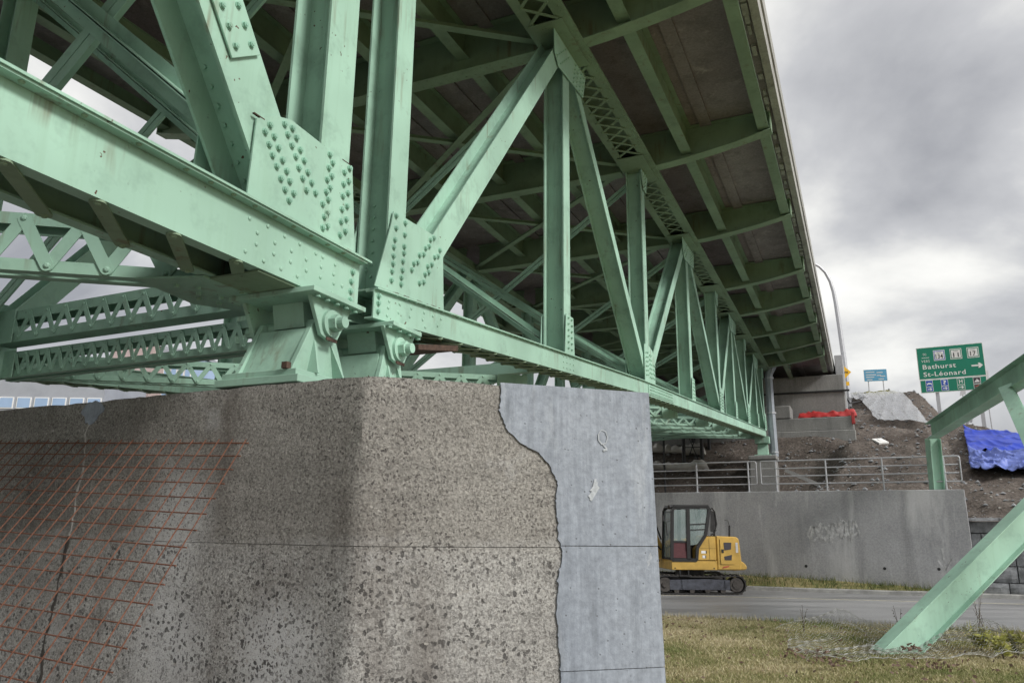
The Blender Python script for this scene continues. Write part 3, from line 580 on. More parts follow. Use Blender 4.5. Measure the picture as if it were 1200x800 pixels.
    # diagonals (Warren): bottom nodes at even, top nodes at odd
    for i in range(len(NODES)-1):
        lo, hi = (i, i+1) if i % 2 == 0 else (i+1, i)
        sL, sH = NODES[lo], NODES[hi]; a0 = F(sL+(0.2 if i == 0 else 0), n0-sg*0.017, zb(sL)+0.28); b0 = F(sH, n0-sg*0.017, zt(sH)+0.12)
        m = MB(); isec(m, a0, b0, Nn*sg, 0.30, 0.26 if i == 0 else (0.18 if i % 2 else 0.22), 0.016, 0.013); m.obj('diagonal', 'green', par)
    # gussets
    for i, s in enumerate(NODES):
        for q, off in ((0.0, 0), (D, 1)):
            if off and not (near and i < 3): continue
            o = 0.002 if not off else -0.002; nn = n0-sg*q+sg*o
            th = sg*0.014*(1 if not off else -1)
            z0, z1 = zb(s), zt(s)
            if i == 0:
                poly = [(-0.02, 0.26), (1.12, 0.36), (1.07, 0.92), (0.93, 1.03), (0.20, 1.00), (0.17, 0.86)]
                g = [F(a, nn, b+(0.002)) for a, b in poly]
            elif i % 2 == 0:
                k = 1.0 if i < 3 else 0.8
                g = [F(s+a*k, nn, z0+b) for a, b in ((-0.34, 0.22), (0.42, 0.29), (0.42, 0.72), (0.26, 0.92), (-0.1, 0.98), (-0.34, 0.93))]
            else: g = [F(s+a, nn, z0+b) for a, b in ((-0.17, 0.24), (0.21, 0.27), (0.16, 0.80), (-0.12, 0.80))]
            m = MB(); m.prism(g, Nn*th); gp_ = m.obj('gusset_plate', 'green', par, bevel=0.002)
            if off: continue
            fn = nn+th+sg*0.0
            if i == 0 and near: bolts(gp_, [(a, b) for a, b in GR], fn, BOLT)
            elif i == 0: pass
            elif i % 2 == 0:
                pts = [(s-0.26+a*0.115, z0+0.36+b*0.085+0.02*a) for a in range(2) for b in range(6)] + [(s+0.0+a*0.1, z0+0.36+b*0.085) for a in range(2) for b in range(6)] + [(s+0.22+a*0.1+b*0.012, z0+0.38+b*0.085) for a in range(2) for b in range(4)]
                (bolts_joined(gp_, pts, fn, 0.017, sg=sg) if near else None)
            else:
                pts = [(s-0.06+a*0.13, z0+0.33+b*0.085) for a in range(2) for b in range(6)]
                (bolts_joined(gp_, pts, fn, 0.017, sg=sg) if near else None)
            # top gusset
            if i == 0: continue
            if i % 2: g = [F(s+a, nn, z1+b) for a, b in ((-0.57, 0.12), (-0.54, -0.38), (-0.37, -0.54), (0.70, -0.44), (0.86, 0.12))]
            else: g = [F(s+a, nn, z1+b) for a, b in ((-0.22, 0.12), (-0.16, -0.12), (-0.05, -0.42), (0.17, -0.42), (0.36, 0.12))]
            m = MB(); m.prism(g, Nn*th); g2 = m.obj('gusset_plate', 'green', par, bevel=0.002)
            if near and i % 2: bolts_joined(g2, [(s-0.46+a*0.13+b*0.085, z1-0.40+b*0.075-a*0.06) for a in range(2) for b in range(5)]+[(s+0.22+a*0.13+b*0.025, z1-0.44+b*0.085) for a in range(4) for b in range(5)], fn, 0.016, sg=sg)
            elif near: bolts_joined(g2, [(s-0.0+a*0.12, z1-0.35+b*0.08) for a in range(2) for b in range(5)], fn, 0.015, sg=sg)
    if near:
        # flange splice on the end vertical, chord bolts
        ch = [o for o in par.children if o.name.startswith('bottom_chord')][0]
        bolts(ch, CR, 0.0, BOLT); bolts(ch, CRs, 0.0, RIVET, 'rivet')
        for sc in (4.6,): bolts(ch, [(sc-0.2+a*0.13, zb(sc)+0.04+b*0.075+0.011*a) for a in range(4) for b in range(3)], 0.0, RIVET, 'rivet')
        # bottom splice plate
        m = MB()
        g = [F(a, 0.002, zb(a)+b) for a, b in ((8.9, 0.03), (11.0, 0.03), (11.0, 0.215), (8.9, 0.215))]; m.prism(g, Nn*0.012); sp_ = m.obj('splice_plate', 'green', par)
        bolts_joined(sp_, [(9.0+a*0.1, zb(9.0+a*0.1)+0.06+b*0.06) for a in range(19) for b in range(3)], 0.014, 0.013)
        # inner-face bolt rows on the end vertical
        m = MB()
        for zz in np.arange(0.25, 1.15, 0.11):
            c = F(0.294, -0.25, zz); m.cyl(c, c-Dh*0.016, 0.014, 6)
        m.obj('vertical_bolts', 'green', par, kind='stuff')
GL = [(-1.36, 1.01), (-1.4, 0.94), (-1.31, 0.95), (-1.35, 0.87), (-1.26, 0.89), (-1.31, 0.81), (-1.21, 0.82), (-1.26, 0.75), (-1.16, 0.76), (-1.21, 0.68), (-1.12, 0.7), (-1.16, 0.62), (-1.07, 0.63), (-1.11, 0.56), (-1.22, 1.09), (-1.14, 1.10), (-1.18, 1.03), (-1.09, 1.05), (-1.13, 0.97), (-1.04, 0.98), (-1.08, 0.91), (-0.99, 0.92), (-1.04, 0.84), (-0.94, 0.85), (-0.99, 0.78), (-0.89, 0.79), (-0.94, 0.71), (-0.84, 0.73), (-0.71, 1.1), (-0.67, 1.05), (-0.71, 0.99), (-0.67, 0.94), (-0.72, 0.89), (-0.68, 0.84), (-0.72, 0.79), (-0.69, 0.74), (-0.46, 1.1), (-0.52, 1.04), (-0.46, 0.99), (-0.52, 0.94), (-0.46, 0.89), (-0.52, 0.84), (-0.75, 0.68), (-0.72, 0.59), (-0.69, 0.63), (-0.73, 0.50), (-0.68, 0.53), (-0.46, 0.78), (-0.52, 0.73), (-0.46, 0.67), (-0.52, 0.63), (-0.46, 0.57), (-0.52, 0.52)]
CL = [(-1.44, 0.3), (-1.27, 0.31), (-1.1, 0.3), (-0.94, 0.3), (-1.36, 0.23), (-1.19, 0.22), (-1.02, 0.22), (-1.36, 0.15), (-1.19, 0.14), (-1.02, 0.14), (-1.45, 0.07), (-1.28, 0.06), (-1.11, 0.06), (-0.94, 0.06), (-0.86, 0.21), (-0.76, 0.29), (-0.68, 0.29), (-0.69, 0.21), (-0.53, 0.28), (-0.54, 0.2), (-0.85, 0.13), (-0.69, 0.13), (-0.53, 0.13), (-0.43, 0.14), (-0.54, 0.05)]
CLb = [(-0.31, 0.29), (-0.32, 0.21), (-0.32, 0.13), (-0.32, 0.06)]
CR = [(0.06, 0.23-0.03), (0.06, 0.14), (0.06, 0.07)]
CRs = [(0.22, 0.2), (0.21, 0.14), (0.38, 0.22), (0.57, 0.23), (0.55, 0.15), (0.79, 0.25), (0.77, 0.18), (0.95, 0.26), (1.1, 0.27), (0.37, 0.14), (0.2, 0.07), (0.82, 0.12), (1.04, 0.19)]
GR = [(0.23, 0.97), (0.38, 0.96), (0.24, 0.86), (0.38, 0.85), (0.23, 0.75), (0.38, 0.74), (0.22, 0.68), (0.38, 0.68), (0.22, 0.6), (0.37, 0.6), (0.22, 0.53), (0.37, 0.52), (0.21, 0.46), (0.36, 0.45), (0.21, 0.38), (0.36, 0.39), (0.88, 1.0), (0.82, 0.96), (0.8, 0.89), (0.74, 0.85), (0.71, 0.78), (0.64, 0.75), (0.61, 0.67), (0.55, 0.64), (0.52, 0.57), (1.0, 0.92), (0.97, 0.85), (0.91, 0.82), (0.86, 0.73), (0.79, 0.69), (0.81, 0.64), (0.75, 0.6), (0.73, 0.52), (0.66, 0.49)]
right_truss(0.0, 1, True); right_truss(-6.2, -1, False)
NI, FI = -0.42, -5.78      # inner faces of the near and far truss
def sway(par, s, z0, z1, w=0.09, dbl=True):
    m = MB()
    for a, b in (((NI+0.1, z0), (FI-0.1, z1)), ((FI-0.1, z0), (NI+0.1, z1))):
        m = MB(); o = 0.02 if a[0] < b[0] else -0.02
        A, B = F(s+o, a[0], a[1]), F(s+o, b[0], b[1])
        angle(m, A, B, Zz, -Dh if o < 0 else Dh, w*0.75, 0.011)
        if dbl: angle(m, A-Zz*0.02, B-Zz*0.02, -Zz, -Dh if o < 0 else Dh, w*0.75, 0.011)
        m.obj('sway_brace', 'green', par)
for i, s in enumerate(NODES):
    sway(span, s, zb(s)+0.45, zt(s)-0.25)
    m = MB(); fbox(m, s-0.06, s+0.06, FI, NI, zb(s)+0.04, zb(s)+0.2); 
    if i: m.obj('cross_strut', 'green', span)
lattice(span, (0.42, NI+0.0), (0.55, FI), 0.40, 0.78, 0.30, True, 0.065, 0.11)
lattice(span, (0.50, NI), (0.62, FI), 0.0, 0.30, 0.185, True, 0.048, 0.075)
lattice(span, (0.5, FI), (4.1, NI), 0.02, 0.30, 0.27, True, 0.055, 0.065)
lattice(span, (0.5, NI), (4.1, FI), 0.05, 0.30, 0.29, False, 0.045, 0.05)
for i in range(1, len(NODES)-1):
    s0, s1 = NODES[i], NODES[i+1]
    for a, b in ((NI, FI), (FI, NI)): lattice(span, (s0, a), (s1, b), (zb(s0)+zb(s1))/2+0.02, (zb(s0)+zb(s1))/2+0.27, 0.36, False, 0.05, 0.055)
# floor beams, stringers, slab
def floor_beam(par, s):
    z0 = zt(s); top = z0+0.73
    m = MB(); fbox(m, s-0.008, s+0.008, FI, NI, z0+0.02, top); fbox(m, s-0.13, s+0.13, FI, NI, z0-0.0, z0+0.018); fbox(m, s-0.13, s+0.13, FI, NI, top+0.002, top+0.02)
    b = m.obj('floor_beam', 'shaded_olive', par)
    if s < 9:
        m = MB()
        for n in np.arange(FI+0.2, NI, 0.16): 
            for q in (-0.07, 0.07): dome(m, F(s+q, n, z0), -Zz, 0.015, 6)
        m.obj('beam_rivets', 'shaded_olive', b, kind='stuff')
    for n_in, n_out in ((0.0, 2.48), (-6.2, -8.42)):
        sg = 1 if n_out > n_in else -1; K = 8; pts = []
        for k in range(K+1):
            f = k/K; pts.append((n_in+(n_out-n_in)*f, z0+0.02+0.34*f**1.6))
        m = MB()
        web = [F(s-0.008, a, b_) for a, b_ in pts]+[F(s-0.008, n_out, top), F(s-0.008, n_in, top)]
        m.prism(web, Dh*0.016)
        m.rings([[F(s-0.12, a, b_-0.02), F(s+0.12, a, b_-0.02), F(s+0.12, a, b_-0.002), F(s-0.12, a, b_-0.002)] for a, b_ in pts])
        fbox(m, s-0.10, s+0.10, min(n_in, n_out), max(n_in, n_out), top+0.002, top+0.018)
        fbox(m, s-0.12, s+0.12, n_out+0.002*sg if sg > 0 else n_out-0.022, n_out+0.022 if sg > 0 else n_out-0.002, z0+0.34, top)
        m.obj('cantilever_bracket', 'shaded_olive', par)
ALLN = NODES[1:]
for s in NODES: floor_beam(span, s)
def stringers(par, nodes, zfun):
    for s0, s1 in zip(nodes, nodes[1:]):
        a, b = s0+0.015, s1-0.015
        for n, w, dz in ((0.90, 0.20, 0.58), (-1.75, 0.2, 0.5), (-3.1, 0.2, 0.5), (-4.45, 0.2, 0.5), (-7.1, 0.2, 0.5)):
            m = MB(); z0a, z0b = zfun(s0), zfun(s1)
            isec(m, F(a, n, z0a+0.76-dz), F(b, n, z0b+0.76-dz), -Zz, dz, w, 0.016, 0.012); m.obj('stringer', 'shaded_olive', par)
        for n, sg in ((2.36, 1), (-8.30, -1)):
            m = MB(); z0a, z0b = zfun(s0), zfun(s1); pr = [(-0.10, 0), (0.10, 0), (0.10, 0.014), (0.014, 0.014), (0.014, 0.29), (-0.014, 0.29), (-0.014, 0.014), (-0.10, 0.014)]
            m.rings([[F(s, n+x, z+0.38+(0.08 if sg < 0 else 0)+y) for x, y in pr] for s, z in ((a, z0a), (b, z0b))]); m.obj('edge_stringer', 'shaded_olive', par)
stringers(span, NODES+[32.0], zt)
def slab(par, s0, s1, zfun):
    def bx(n0, n1, a, b): 
        m = MB(); m.rings([[F(s, n0, zfun(s)+a), F(s, n1, zfun(s)+a), F(s, n1, zfun(s)+b), F(s, n0, zfun(s)+b)] for s in np.linspace(s0, s1, 12)]); return m
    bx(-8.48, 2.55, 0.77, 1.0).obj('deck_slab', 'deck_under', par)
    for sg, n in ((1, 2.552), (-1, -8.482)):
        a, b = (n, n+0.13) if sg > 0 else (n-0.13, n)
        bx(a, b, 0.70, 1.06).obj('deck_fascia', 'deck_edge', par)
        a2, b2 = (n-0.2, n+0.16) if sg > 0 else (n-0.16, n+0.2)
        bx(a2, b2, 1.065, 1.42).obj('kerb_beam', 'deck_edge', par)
        # rough haunch strip beside the edge stringer
        m = MB(); a3 = 2.48 if sg > 0 else -8.42
        ss = np.arange(s0+0.1, min(s1, 26), 0.28)
        for s in ss:
            if random.random() < 0.75: m.box(F(s, a3, zfun(s)+0.755), Dh*random.uniform(0.08, 0.16), Nn*random.uniform(0.02, 0.05), Zz*random.uniform(0.012, 0.05))
        m.obj('broken_haunch', 'deck_edge', par, kind='stuff')
    # cast haunch ridges beside the stringers
    for n in (1.18, -1.45, -2.8, -4.15):
        bx(n, n+0.22, 0.725, 0.768).obj('slab_haunch', 'deck_under', par)
slab(span, 0.05, 39.0, zt)
m = MB(); m.prism([F(0.72, 0.0, -0.05), F(1.42, 0.02, 0.085), F(1.42, 0.02, 0.14), F(0.72, 0.0, 0.0)], -Nn*0.5)
rp_ = m.obj('rusted_plate', 'rust', span, label='rusted brown end plate under the chord'); rp_.location.z -= 0.06
# top laterals
for s0, s1 in zip(NODES, NODES[1:]):
    for a, b in ((NI, FI), (FI, NI)):
        m = MB(); o = 0.0 if a == NI else 0.03
        tee(m, F(s0+0.1, a, zt(s0)+0.12+o), F(s1-0.1, b, zt(s1)+0.12+o), Nn, Zz, 0.13, 0.09); m.obj('lateral_brace', 'shaded_olive', span)
# ---- left span
span2 = thing('bridge_span', 'pale green steel truss span overhead on the left with a big bolted gusset', 'bridge', F(-6, -3, -0.1))
LN = [-0.6, -4.8, -9.0, -13.2]
def ztl(s): return 5.38
def left_truss(n0, sg, near):
    par = span2; D = 0.5; p = [(-13.6, 0.0), (-0.22, 0.0)]
    sweep(p, [[(0, 0), (0.10, 0), (0.10, 0.014), (0.014, 0.014), (0.014, 0.376), (0.10, 0.376), (0.10, 0.39), (0, 0.39)]], n0, sg).obj('bottom_chord', 'green', par)
    sweep(p, [[(D, 0), (D-0.1, 0), (D-0.1, 0.014), (D-0.014, 0.014), (D-0.014, 0.376), (D-0.1, 0.376), (D-0.1, 0.39), (D, 0.39)]], n0, sg).obj('bottom_chord', 'green', par)
    sweep([(-13.6, 0.391), (-0.18, 0.391)], [rect(-0.09, D+0.09, 0, 0.016)], n0, sg).obj('cover_plate', 'green', par)
    sweep([(-13.6, 0.377), (-0.22, 0.377)], [rect(-0.075, -0.001, 0, 0.013)], n0, sg).obj('flange_angle', 'green', par)
    sweep(p, [[(0.16, 0.10), (0.24, 0.10), (0.24, 0.112), (0.16, 0.112)]], n0, sg).obj('inner_angle', 'green', par)
    acc = MB(); s = -1.48
    while s > -13:
        a = F(s, n0-sg*0.04, -0.006); b = F(s+0.5, n0-sg*(D-0.04), -0.006)
        if near and s > -8: bar(par, a, b, -Zz, 0.085, 0.012, 'chord_lacing')
        else: bar_into(acc, a, b, -Zz, 0.085, 0.012)
        s -= 0.5
    if acc.v: acc.obj('chord_lacing_far', 'shaded_olive', par, kind='stuff')
    m = MB(); fbox(m, -1.3, -0.22, min(n0, n0-sg*D)+0.02, max(n0, n0-sg*D)-0.02, -0.016, -0.003); m.obj('stay_plate', 'shaded_olive', par)
    if near:
        m = MB(); s = -0.5
        while s > -8:
            dome(m, F(s, n0+0.045, 0.376), -Zz, 0.018, 7); dome(m, F(s-0.12, n0-0.12, 0.407), Zz, 0.02, 7); s -= 0.33 if s < -2 else 0.19
        m.obj('flange_rivets', 'shaded_olive', par, kind='stuff')
        for s in (-2.05, -3.1):
            m = MB(); m.cyl(F(s, n0-0.02, 0.408), F(s, n0-0.02, 0.425), 0.06, 12); m.cyl(F(s, n0-0.02, 0.426), F(s, n0-0.02, 0.445), 0.035, 10); m.obj('cap_nut', 'green', par)
    tp = [(-13.6, 5.38), (-0.1, 5.38)]
    sweep(tp, [[(-0.10, 0), (0.09, 0), (0.09, 0.016), (0.016, 0.016), (0.016, 0.44), (0, 0.44), (0, 0.016), (-0.10, 0.016)]], n0, sg).obj('top_chord', 'shaded_olive', par)
    sweep(tp, [[(D+0.06, 0), (D-0.09, 0), (D-0.09, 0.016), (D-0.016, 0.016), (D-0.016, 0.44), (D, 0.44), (D, 0.016), (D+0.06, 0.016)]], n0, sg).obj('top_chord', 'shaded_olive', par)
    sweep([(s, 5.821) for s, z in tp], [rect(-0.06, D+0.06, 0, 0.014)], n0, sg).obj('top_cover_plate', 'shaded_olive', par)
    for s in LN:
        m = MB(); isec(m, F(s, n0-sg*0.015, 0.1), F(s, n0-sg*0.015, 5.5), Nn*sg, 0.37, 0.35, 0.022, 0.016); m.obj('vertical', 'green', par)
    for i in range(3):
        lo, hi = (i, i+1) if i % 2 == 0 else (i+1, i)
        a0 = F(LN[lo]-(0.28 if i == 0 else 0), n0-sg*0.017, 0.30); b0 = F(LN[hi], n0-sg*0.017, 5.45) if i else F(-0.88-0.48*7.4, n0-sg*0.017, 0.30+0.67*7.4)
        m = MB(); isec(m, a0, b0, Nn*sg, 0.37, 0.43 if i == 0 else 0.3, 0.024, 0.018); dg = m.obj('diagonal', 'green', par)
        if near and i == 0:
            ax = (b0-a0).normalized(); e1 = ax.cross(Nn).normalized()
            m = MB()
            for k in range(9):
                for e in (0.12,):
                    c = a0+ax*(0.28+k*0.13)-Nn*0.30
                    m.cyl(c+e1*0.009, c+e1*0.028, 0.016, 6); m.cyl(c-e1*0.009, c-e1*0.028, 0.016, 6)
            m.obj('web_bolts', 'green', dg, kind='stuff')
            # splice plate on the flange
            cs = F(-1.72, 0, 1.56); dn = Vector((0, 0, 0)); 
            m = MB(); o_ = a0+ax*1.36+Nn*0.019
            m.box(o_+ax*0.85+e1*0.03, ax*0.90, e1*0.145, Nn*0.008); sp_ = m.obj('splice_plate', 'green', dg, bevel=0.002)
            for r_ in range(14):
                for e in (-0.065, 0.095): link('bolt', BOLT, o_+ax*(0.02+r_*0.125)+e1*(0.015+e)+Nn*0.008, sp_, ROTN)
    for q, off in ((0.0, 0), (D, 1)):
        nn = n0-sg*q+(0.002*sg if not off else -0.002*sg); th = 0.016*sg*(1 if not off else -1)
        g = [F(a, nn, b) for a, b in ((-1.50, 0.30), (-0.31, 0.30), (-0.40, 1.12), (-0.75, 1.14), (-1.15, 1.16), (-1.31, 1.13), (-1.48, 1.00))]
        # gusset sits above the flange: start just over it
        g = [F(a, nn, max(b, 0.409)) for a, b in ((-1.50, 0.30), (-0.31, 0.30), (-0.42, 1.13), (-0.75, 1.14), (-1.15, 1.16), (-1.31, 1.11), (-1.48, 1.00))]
        m = MB(); m.prism(g, Nn*th); gp_ = m.obj('gusset_plate', 'green', par, bevel=0.002)
        if near and not off: bolts(gp_, GL, nn+th, BOLT)
        if near and not off:
            m = MB()
            for a, b in ((-1.46, 1.02), (-0.5, 1.13)): m.box(F(a, nn+th*0.5, b+0.005), Dh*0.05, Nn*0.0095, Zz*0.004)
            m.obj('rust_edge', 'rust', gp_, label='rusty top edge of the gusset')
    for s in LN[1:]:
        m = MB(); m.prism([F(s-0.6, n0+0.002*sg, 0.409), F(s+0.6, n0+0.002*sg, 0.409), F(s+0.5, n0+0.002*sg, 1.1), F(s-0.5, n0+0.002*sg, 1.1)], Nn*0.014*sg); m.obj('gusset_plate', 'green', par)
    if near:
        ch = [o for o in par.children if o.name.startswith('bottom_chord')][0]
        bolts(ch, CL, 0.0, RIVET, 'rivet'); bolts(ch, CLb, 0.0, BOLT)
left_truss(0.0, 1, True); left_truss(-6.2, -1, False)
sway(span2, -0.6, 0.9, 5.6, 0.17)
for s in LN[1:]: sway(span2, s, 0.6, 5.2, 0.15)
for s in LN: floor_beam(span2, s)
stringers(span2, [-17.4]+LN[::-1]+[-0.05], ztl); slab(span2, -17.4, -0.02, ztl)
lattice(span2, (-0.95, NI), (-4.7, FI), 0.04, 0.46, 0.38, True, 0.085, 0.085)
lattice(span2, (-0.95, FI), (-4.7, NI), 0.04, 0.46, 0.38, False, 0.085, 0.085)
for s0, s1 in zip(LN, LN[1:]):
    for a, b in ((NI, FI), (FI, NI)):
        m = MB(); o = 0.0 if a == NI else 0.03
        tee(m, F(s0, a, 5.37+o), F(s1, b, 5.37+o), Nn, Zz, 0.14, 0.1); m.obj('lateral_brace', 'shaded_olive', span2)
    lattice(span2, (s1, NI), (s1, FI), 0.04, 0.46, 0.38, False, 0.085, 0.085)
m = MB(); m.prism([F(-1.35, NI-0.02, -0.005), F(-0.5, NI-0.02, -0.005), F(-0.5, NI-0.35, -0.005), F(-0.9, NI-0.6, -0.005), F(-1.5, NI-0.5, -0.005)], Zz*-0.014); lg = m.obj('lateral_gusset', 'green', span2)
m = MB()
for a, b in ((-1.2, -0.65), (-1.1, -0.75), (-1.0, -0.85), (-0.85, -0.8), (-0.75, -0.68), (-1.3, -0.75), (-0.95, -0.68)): c = F(a, b, -0.019); m.cyl(c, c-Zz*0.02, 0.02, 6)
m.obj('lateral_bolts', 'green', lg, kind='stuff')
rust_seams = [((-1.49, 0.411), (-0.33, 0.411), 0.019), ((0.0, 0.262), (1.1, 0.36), 0.019)]
for (a0_, b0_), (a1_, b1_), off_ in rust_seams:
    m = MB(); q0, q1 = F(a0_, off_, b0_), F(a1_, off_, b1_); n_ = 40
    for k_ in range(n_):
        if noise.noise((k_*0.35, a0_, 2)) < 0.02: continue
        p_ = q0.lerp(q1, (k_+0.5)/n_); m.box(p_, (q1-q0)/n_*0.5, Nn*0.002, Zz*random.uniform(0.002, 0.007))
    m.obj('rust_seam', 'rust', span2 if a0_ < -0.5 else span, kind='stuff', label='rusty seam along the foot of the gusset')
# ================================================================== BEARINGS
def bearing(s, n0, zpin, ztop, h, label, group, w0=0.36, nb=5):
    """pin bearing: s pin position, n0 outer truss face, zpin, ztop underside of chord, h base z"""
    t = thing('bridge_bearing', label, 'bearing', F(s, n0-0.25, h), group); c = n0-0.25
    m = MB(); fbox(m, s-w0*1.2, s+w0*1.2, c-0.37, c+0.37, h+0.002, h+0.055); m.obj('base_plate', 'green', t, bevel=0.004)
    m = MB(); fbox(m, s-w0*1.12, s+w0*1.12, c-0.33, c+0.33, h+0.057, h+0.10); m.obj('base_flange', 'green', t, bevel=0.004)
    for q in (-0.235, 0.235):        # pedestal side plates
        m = MB(); m.prism([F(s-w0, c+q-0.02, h+0.102), F(s+w0, c+q-0.02, h+0.102), F(s+0.10, c+q-0.02, zpin+0.02), F(s-0.10, c+q-0.02, zpin+0.02)], Nn*0.04); m.obj('side_plate', 'green', t, bevel=0.003)
        for e in (-1, 1):
            m = MB(); sg = 1 if q > 0 else -1
            m.prism([F(s+e*w0*0.48, c+q+sg*0.021, h+0.102), F(s+e*w0*0.48, c+q+sg*0.12, h+0.102), F(s+e*w0*0.30, c+q+sg*0.021, zpin-0.13)], Dh*0.02); m.obj('rib', 'green', t)
    m = MB(); m.prism([F(s-w0*0.9, c-0.21, h+0.102), F(s-w0*0.84, c-0.21, h+0.102), F(s-0.10, c-0.21, zpin-0.05), F(s-0.13, c-0.21, zpin-0.05)], Nn*0.42); m.obj('front_plate', 'green', t)
    m = MB(); m.prism([F(s+w0*0.9, c-0.21, h+0.102), F(s+w0*0.84, c-0.21, h+0.102), F(s+0.10, c-0.21, zpin-0.05), F(s+0.13, c-0.21, zpin-0.05)], Nn*0.42); m.obj('back_plate', 'green', t)
    m = MB(); fbox(m, s-w0*1.0, s+w0*1.0, c-0.38, c+0.40, ztop-0.055, ztop-0.018); m.obj('sole_plate', 'green', t, bevel=0.003)
    for q in (-0.30, 0.30):          # upper shoe cheek plates
        m = MB(); zz = ztop-0.052; m.prism([F(s-0.24, c+q-0.017, zz), F(s+0.24, c+q-0.017, zz), F(s+0.095, c+q-0.017, zpin-0.10), F(s-0.0, c+q-0.017, zpin-0.125), F(s-0.095, c+q-0.017, zpin-0.10)], Nn*0.034); m.obj('shoe_plate', 'green', t, bevel=0.003)
    m = MB(); m.prism([F(s-0.11, c-0.14, ztop-0.056), F(s+0.11, c-0.14, ztop-0.056), F(s+0.07, c-0.14, zpin-0.02), F(s-0.07, c-0.14, zpin-0.02)], Nn*0.28); m.obj('shoe_block', 'green', t)
    m = MB(); m.cyl(F(s, c-0.40, zpin), F(s, c+0.36, zpin), 0.055, 16); pn = m.obj('pin', 'green', t, smooth=True)
    for q in (1, -1):
        m = MB(); m.cyl(F(s, c+q*0.318, zpin), F(s, c+q*0.342, zpin), 0.10, 24); m.obj('washer', 'green', pn, smooth=True)
        m = MB(); m.cyl(F(s, c+q*0.343, zpin), F(s, c+q*0.40, zpin), 0.064, 6); m.cyl(F(s, c+q*0.40, zpin), F(s, c+q*0.45, zpin), 0.042, 14); m.obj('pin_nut', 'green', pn)
    for k in range(nb):
        a = s-0.22+0.11*k*(4/(nb-1)); link('bolt', BOLT, F(a, c+0.363, ztop-0.055), t, Matrix.Rotation(math.pi, 4, 'X'))
    m = MB(); fbox(m, s-w0*1.0-0.06, s-w0*1.0-0.015, c+0.22, c+0.265, h+0.10, h+0.145); m.obj('anchor_nut', 'rust', t, label='rusty anchor nut')
    m = MB(); m.box(F(s, c+0.336, zpin-0.122), Dh*0.06, Nn*0.005, Zz*0.012); m.obj('rust_drip', 'rust', t, label='rust stain below the pin')
PZ = 2.69-P0.z        # pier top in frame
bearing(-0.62, 0.0, -0.215, 0.0, PZ, 'big green pin bearing under the left span at the pier corner', 'pin bearings on the pier', 0.31)
bearing(0.30, 0.0, -0.205, 0.0, PZ, 'smaller green pin bearing under the right span beside the larger one', 'pin bearings on the pier', 0.22, 4)
bearing(-0.62, -5.7, -0.215, 0.0, PZ, 'green pin bearing under the far truss of the left span', 'pin bearings on the pier', 0.31)
bearing(0.30, -5.7, -0.205, 0.0, PZ, 'green pin bearing under the far truss of the right span', 'pin bearings on the pier', 0.22, 4)
# ================================================================== PIER
pier = thing('concrete_pier', 'massive weathered concrete bridge pier with exposed aggregate and a smooth grey repair patch', 'pier', F(0, -3, -P0.z))
def pier_ring(z):
    b = 0.022*(2.69-z)      # batter
    sl = lambda n: -1.056+0.045*(0.72-n)
    pts = [(sl(0.72)-b, 0.72+b*0.3), (0.246, 2.173+b*1.2), (1.55+b, 0.72+b*0.3), (1.55+b, -7.2-b*0.3), (0.246, -8.6-b), (sl(-7.2)-b, -7.2-b*0.3)]
    return pts
def pier_body(z0, z1, name, crumble_top=False, n_z=26):
    m = MB(); rings = []; zs = np.linspace(z0, z1, n_z)
    for z in zs:
        base = pier_ring(z); ring = []
        for i in range(6):
            a, b = Vector((*base[i], 0)), Vector((*base[(i+1) % 6], 0)); L = (b-a).length; n = (32, 8, 26, 8, 8, 120)[i]
            for k in range(n): 
                q = a.lerp(b, k/n); p = F(q.x, q.y, z-P0.z)
                cd = min(k, n-k)*L/n       # distance from a corner
                amp = 0.006+(0.018 if cd < 0.05 else 0.0)
                nv = (noise.noise_vector(p*3.0)*0.006+noise.noise_vector(p*11.0)*amp)*(0.3 if i == 0 else 1.0)
                if cd < 0.02: nv += (F(0.2, -3, 0)-F(q.x, q.y, 0)).normalized()*0.012
                p = p+Vector((nv.x, nv.y, 0))
                if crumble_top and z == z1: p.z += -0.012-0.02*abs(noise.noise(p*6))-0.02*max(0, noise.noise(p*1.7)); 
                ring.append(p)
        rings.append(ring)
    m.rings(rings); return m.obj(name, 'aggregate', pier, smooth=True)
pier_body(-0.35, 1.636, 'lower_lift', n_z=30); pier_body(1.640, 2.69, 'upper_lift', True)
m = MB(); rr = [[F(s*0.985, n*0.985-0.05, z-P0.z) for s, n in pier_ring(z)] for z in (1.60, 1.66)]; m.rings(rr); m.obj('joint', 'aggregate', pier)
# repair patch on the right face, wrapping round the nose
PA = F(-1.056, 0.719, 0); PB = F(0.246, 2.173, 0); pe = (PB-PA); PL = 1.951; pe = Vector((pe.x, pe.y, 0)).normalized(); pn_ = Vector((pe.y, -pe.x, 0))
PC = F(1.55, 0.72, 0); pe2 = Vector(((PC-PB).x, (PC-PB).y, 0)).normalized(); pn2 = Vector((pe2.y, -pe2.x, 0)); pn2 = pn2 if pn2.dot(Nn) > 0 else -pn2
def face_pt(d, z, off, f=1):
    b = 0.022*(2.69-z)
    o, e, nn = (PA, pe, pn_) if f == 1 else (PB, pe2, pn2)
    p = o+e*d+nn*(off+b); return Vector((p.x, p.y, z))
PATCH = [(0.877, 2.685), (0.874, 2.506), (0.911, 2.396), (1.017, 2.289), (1.136, 2.239), (1.226, 2.159), (1.267, 2.022), (1.261, 1.858), (1.284, 1.66), (1.302, 1.591), (1.266, 1.433), (1.254, 1.228), (1.277, 1.025), (1.282, 0.827), (1.27, 0.5), (1.29, 0.2), (1.28, -0.3)]
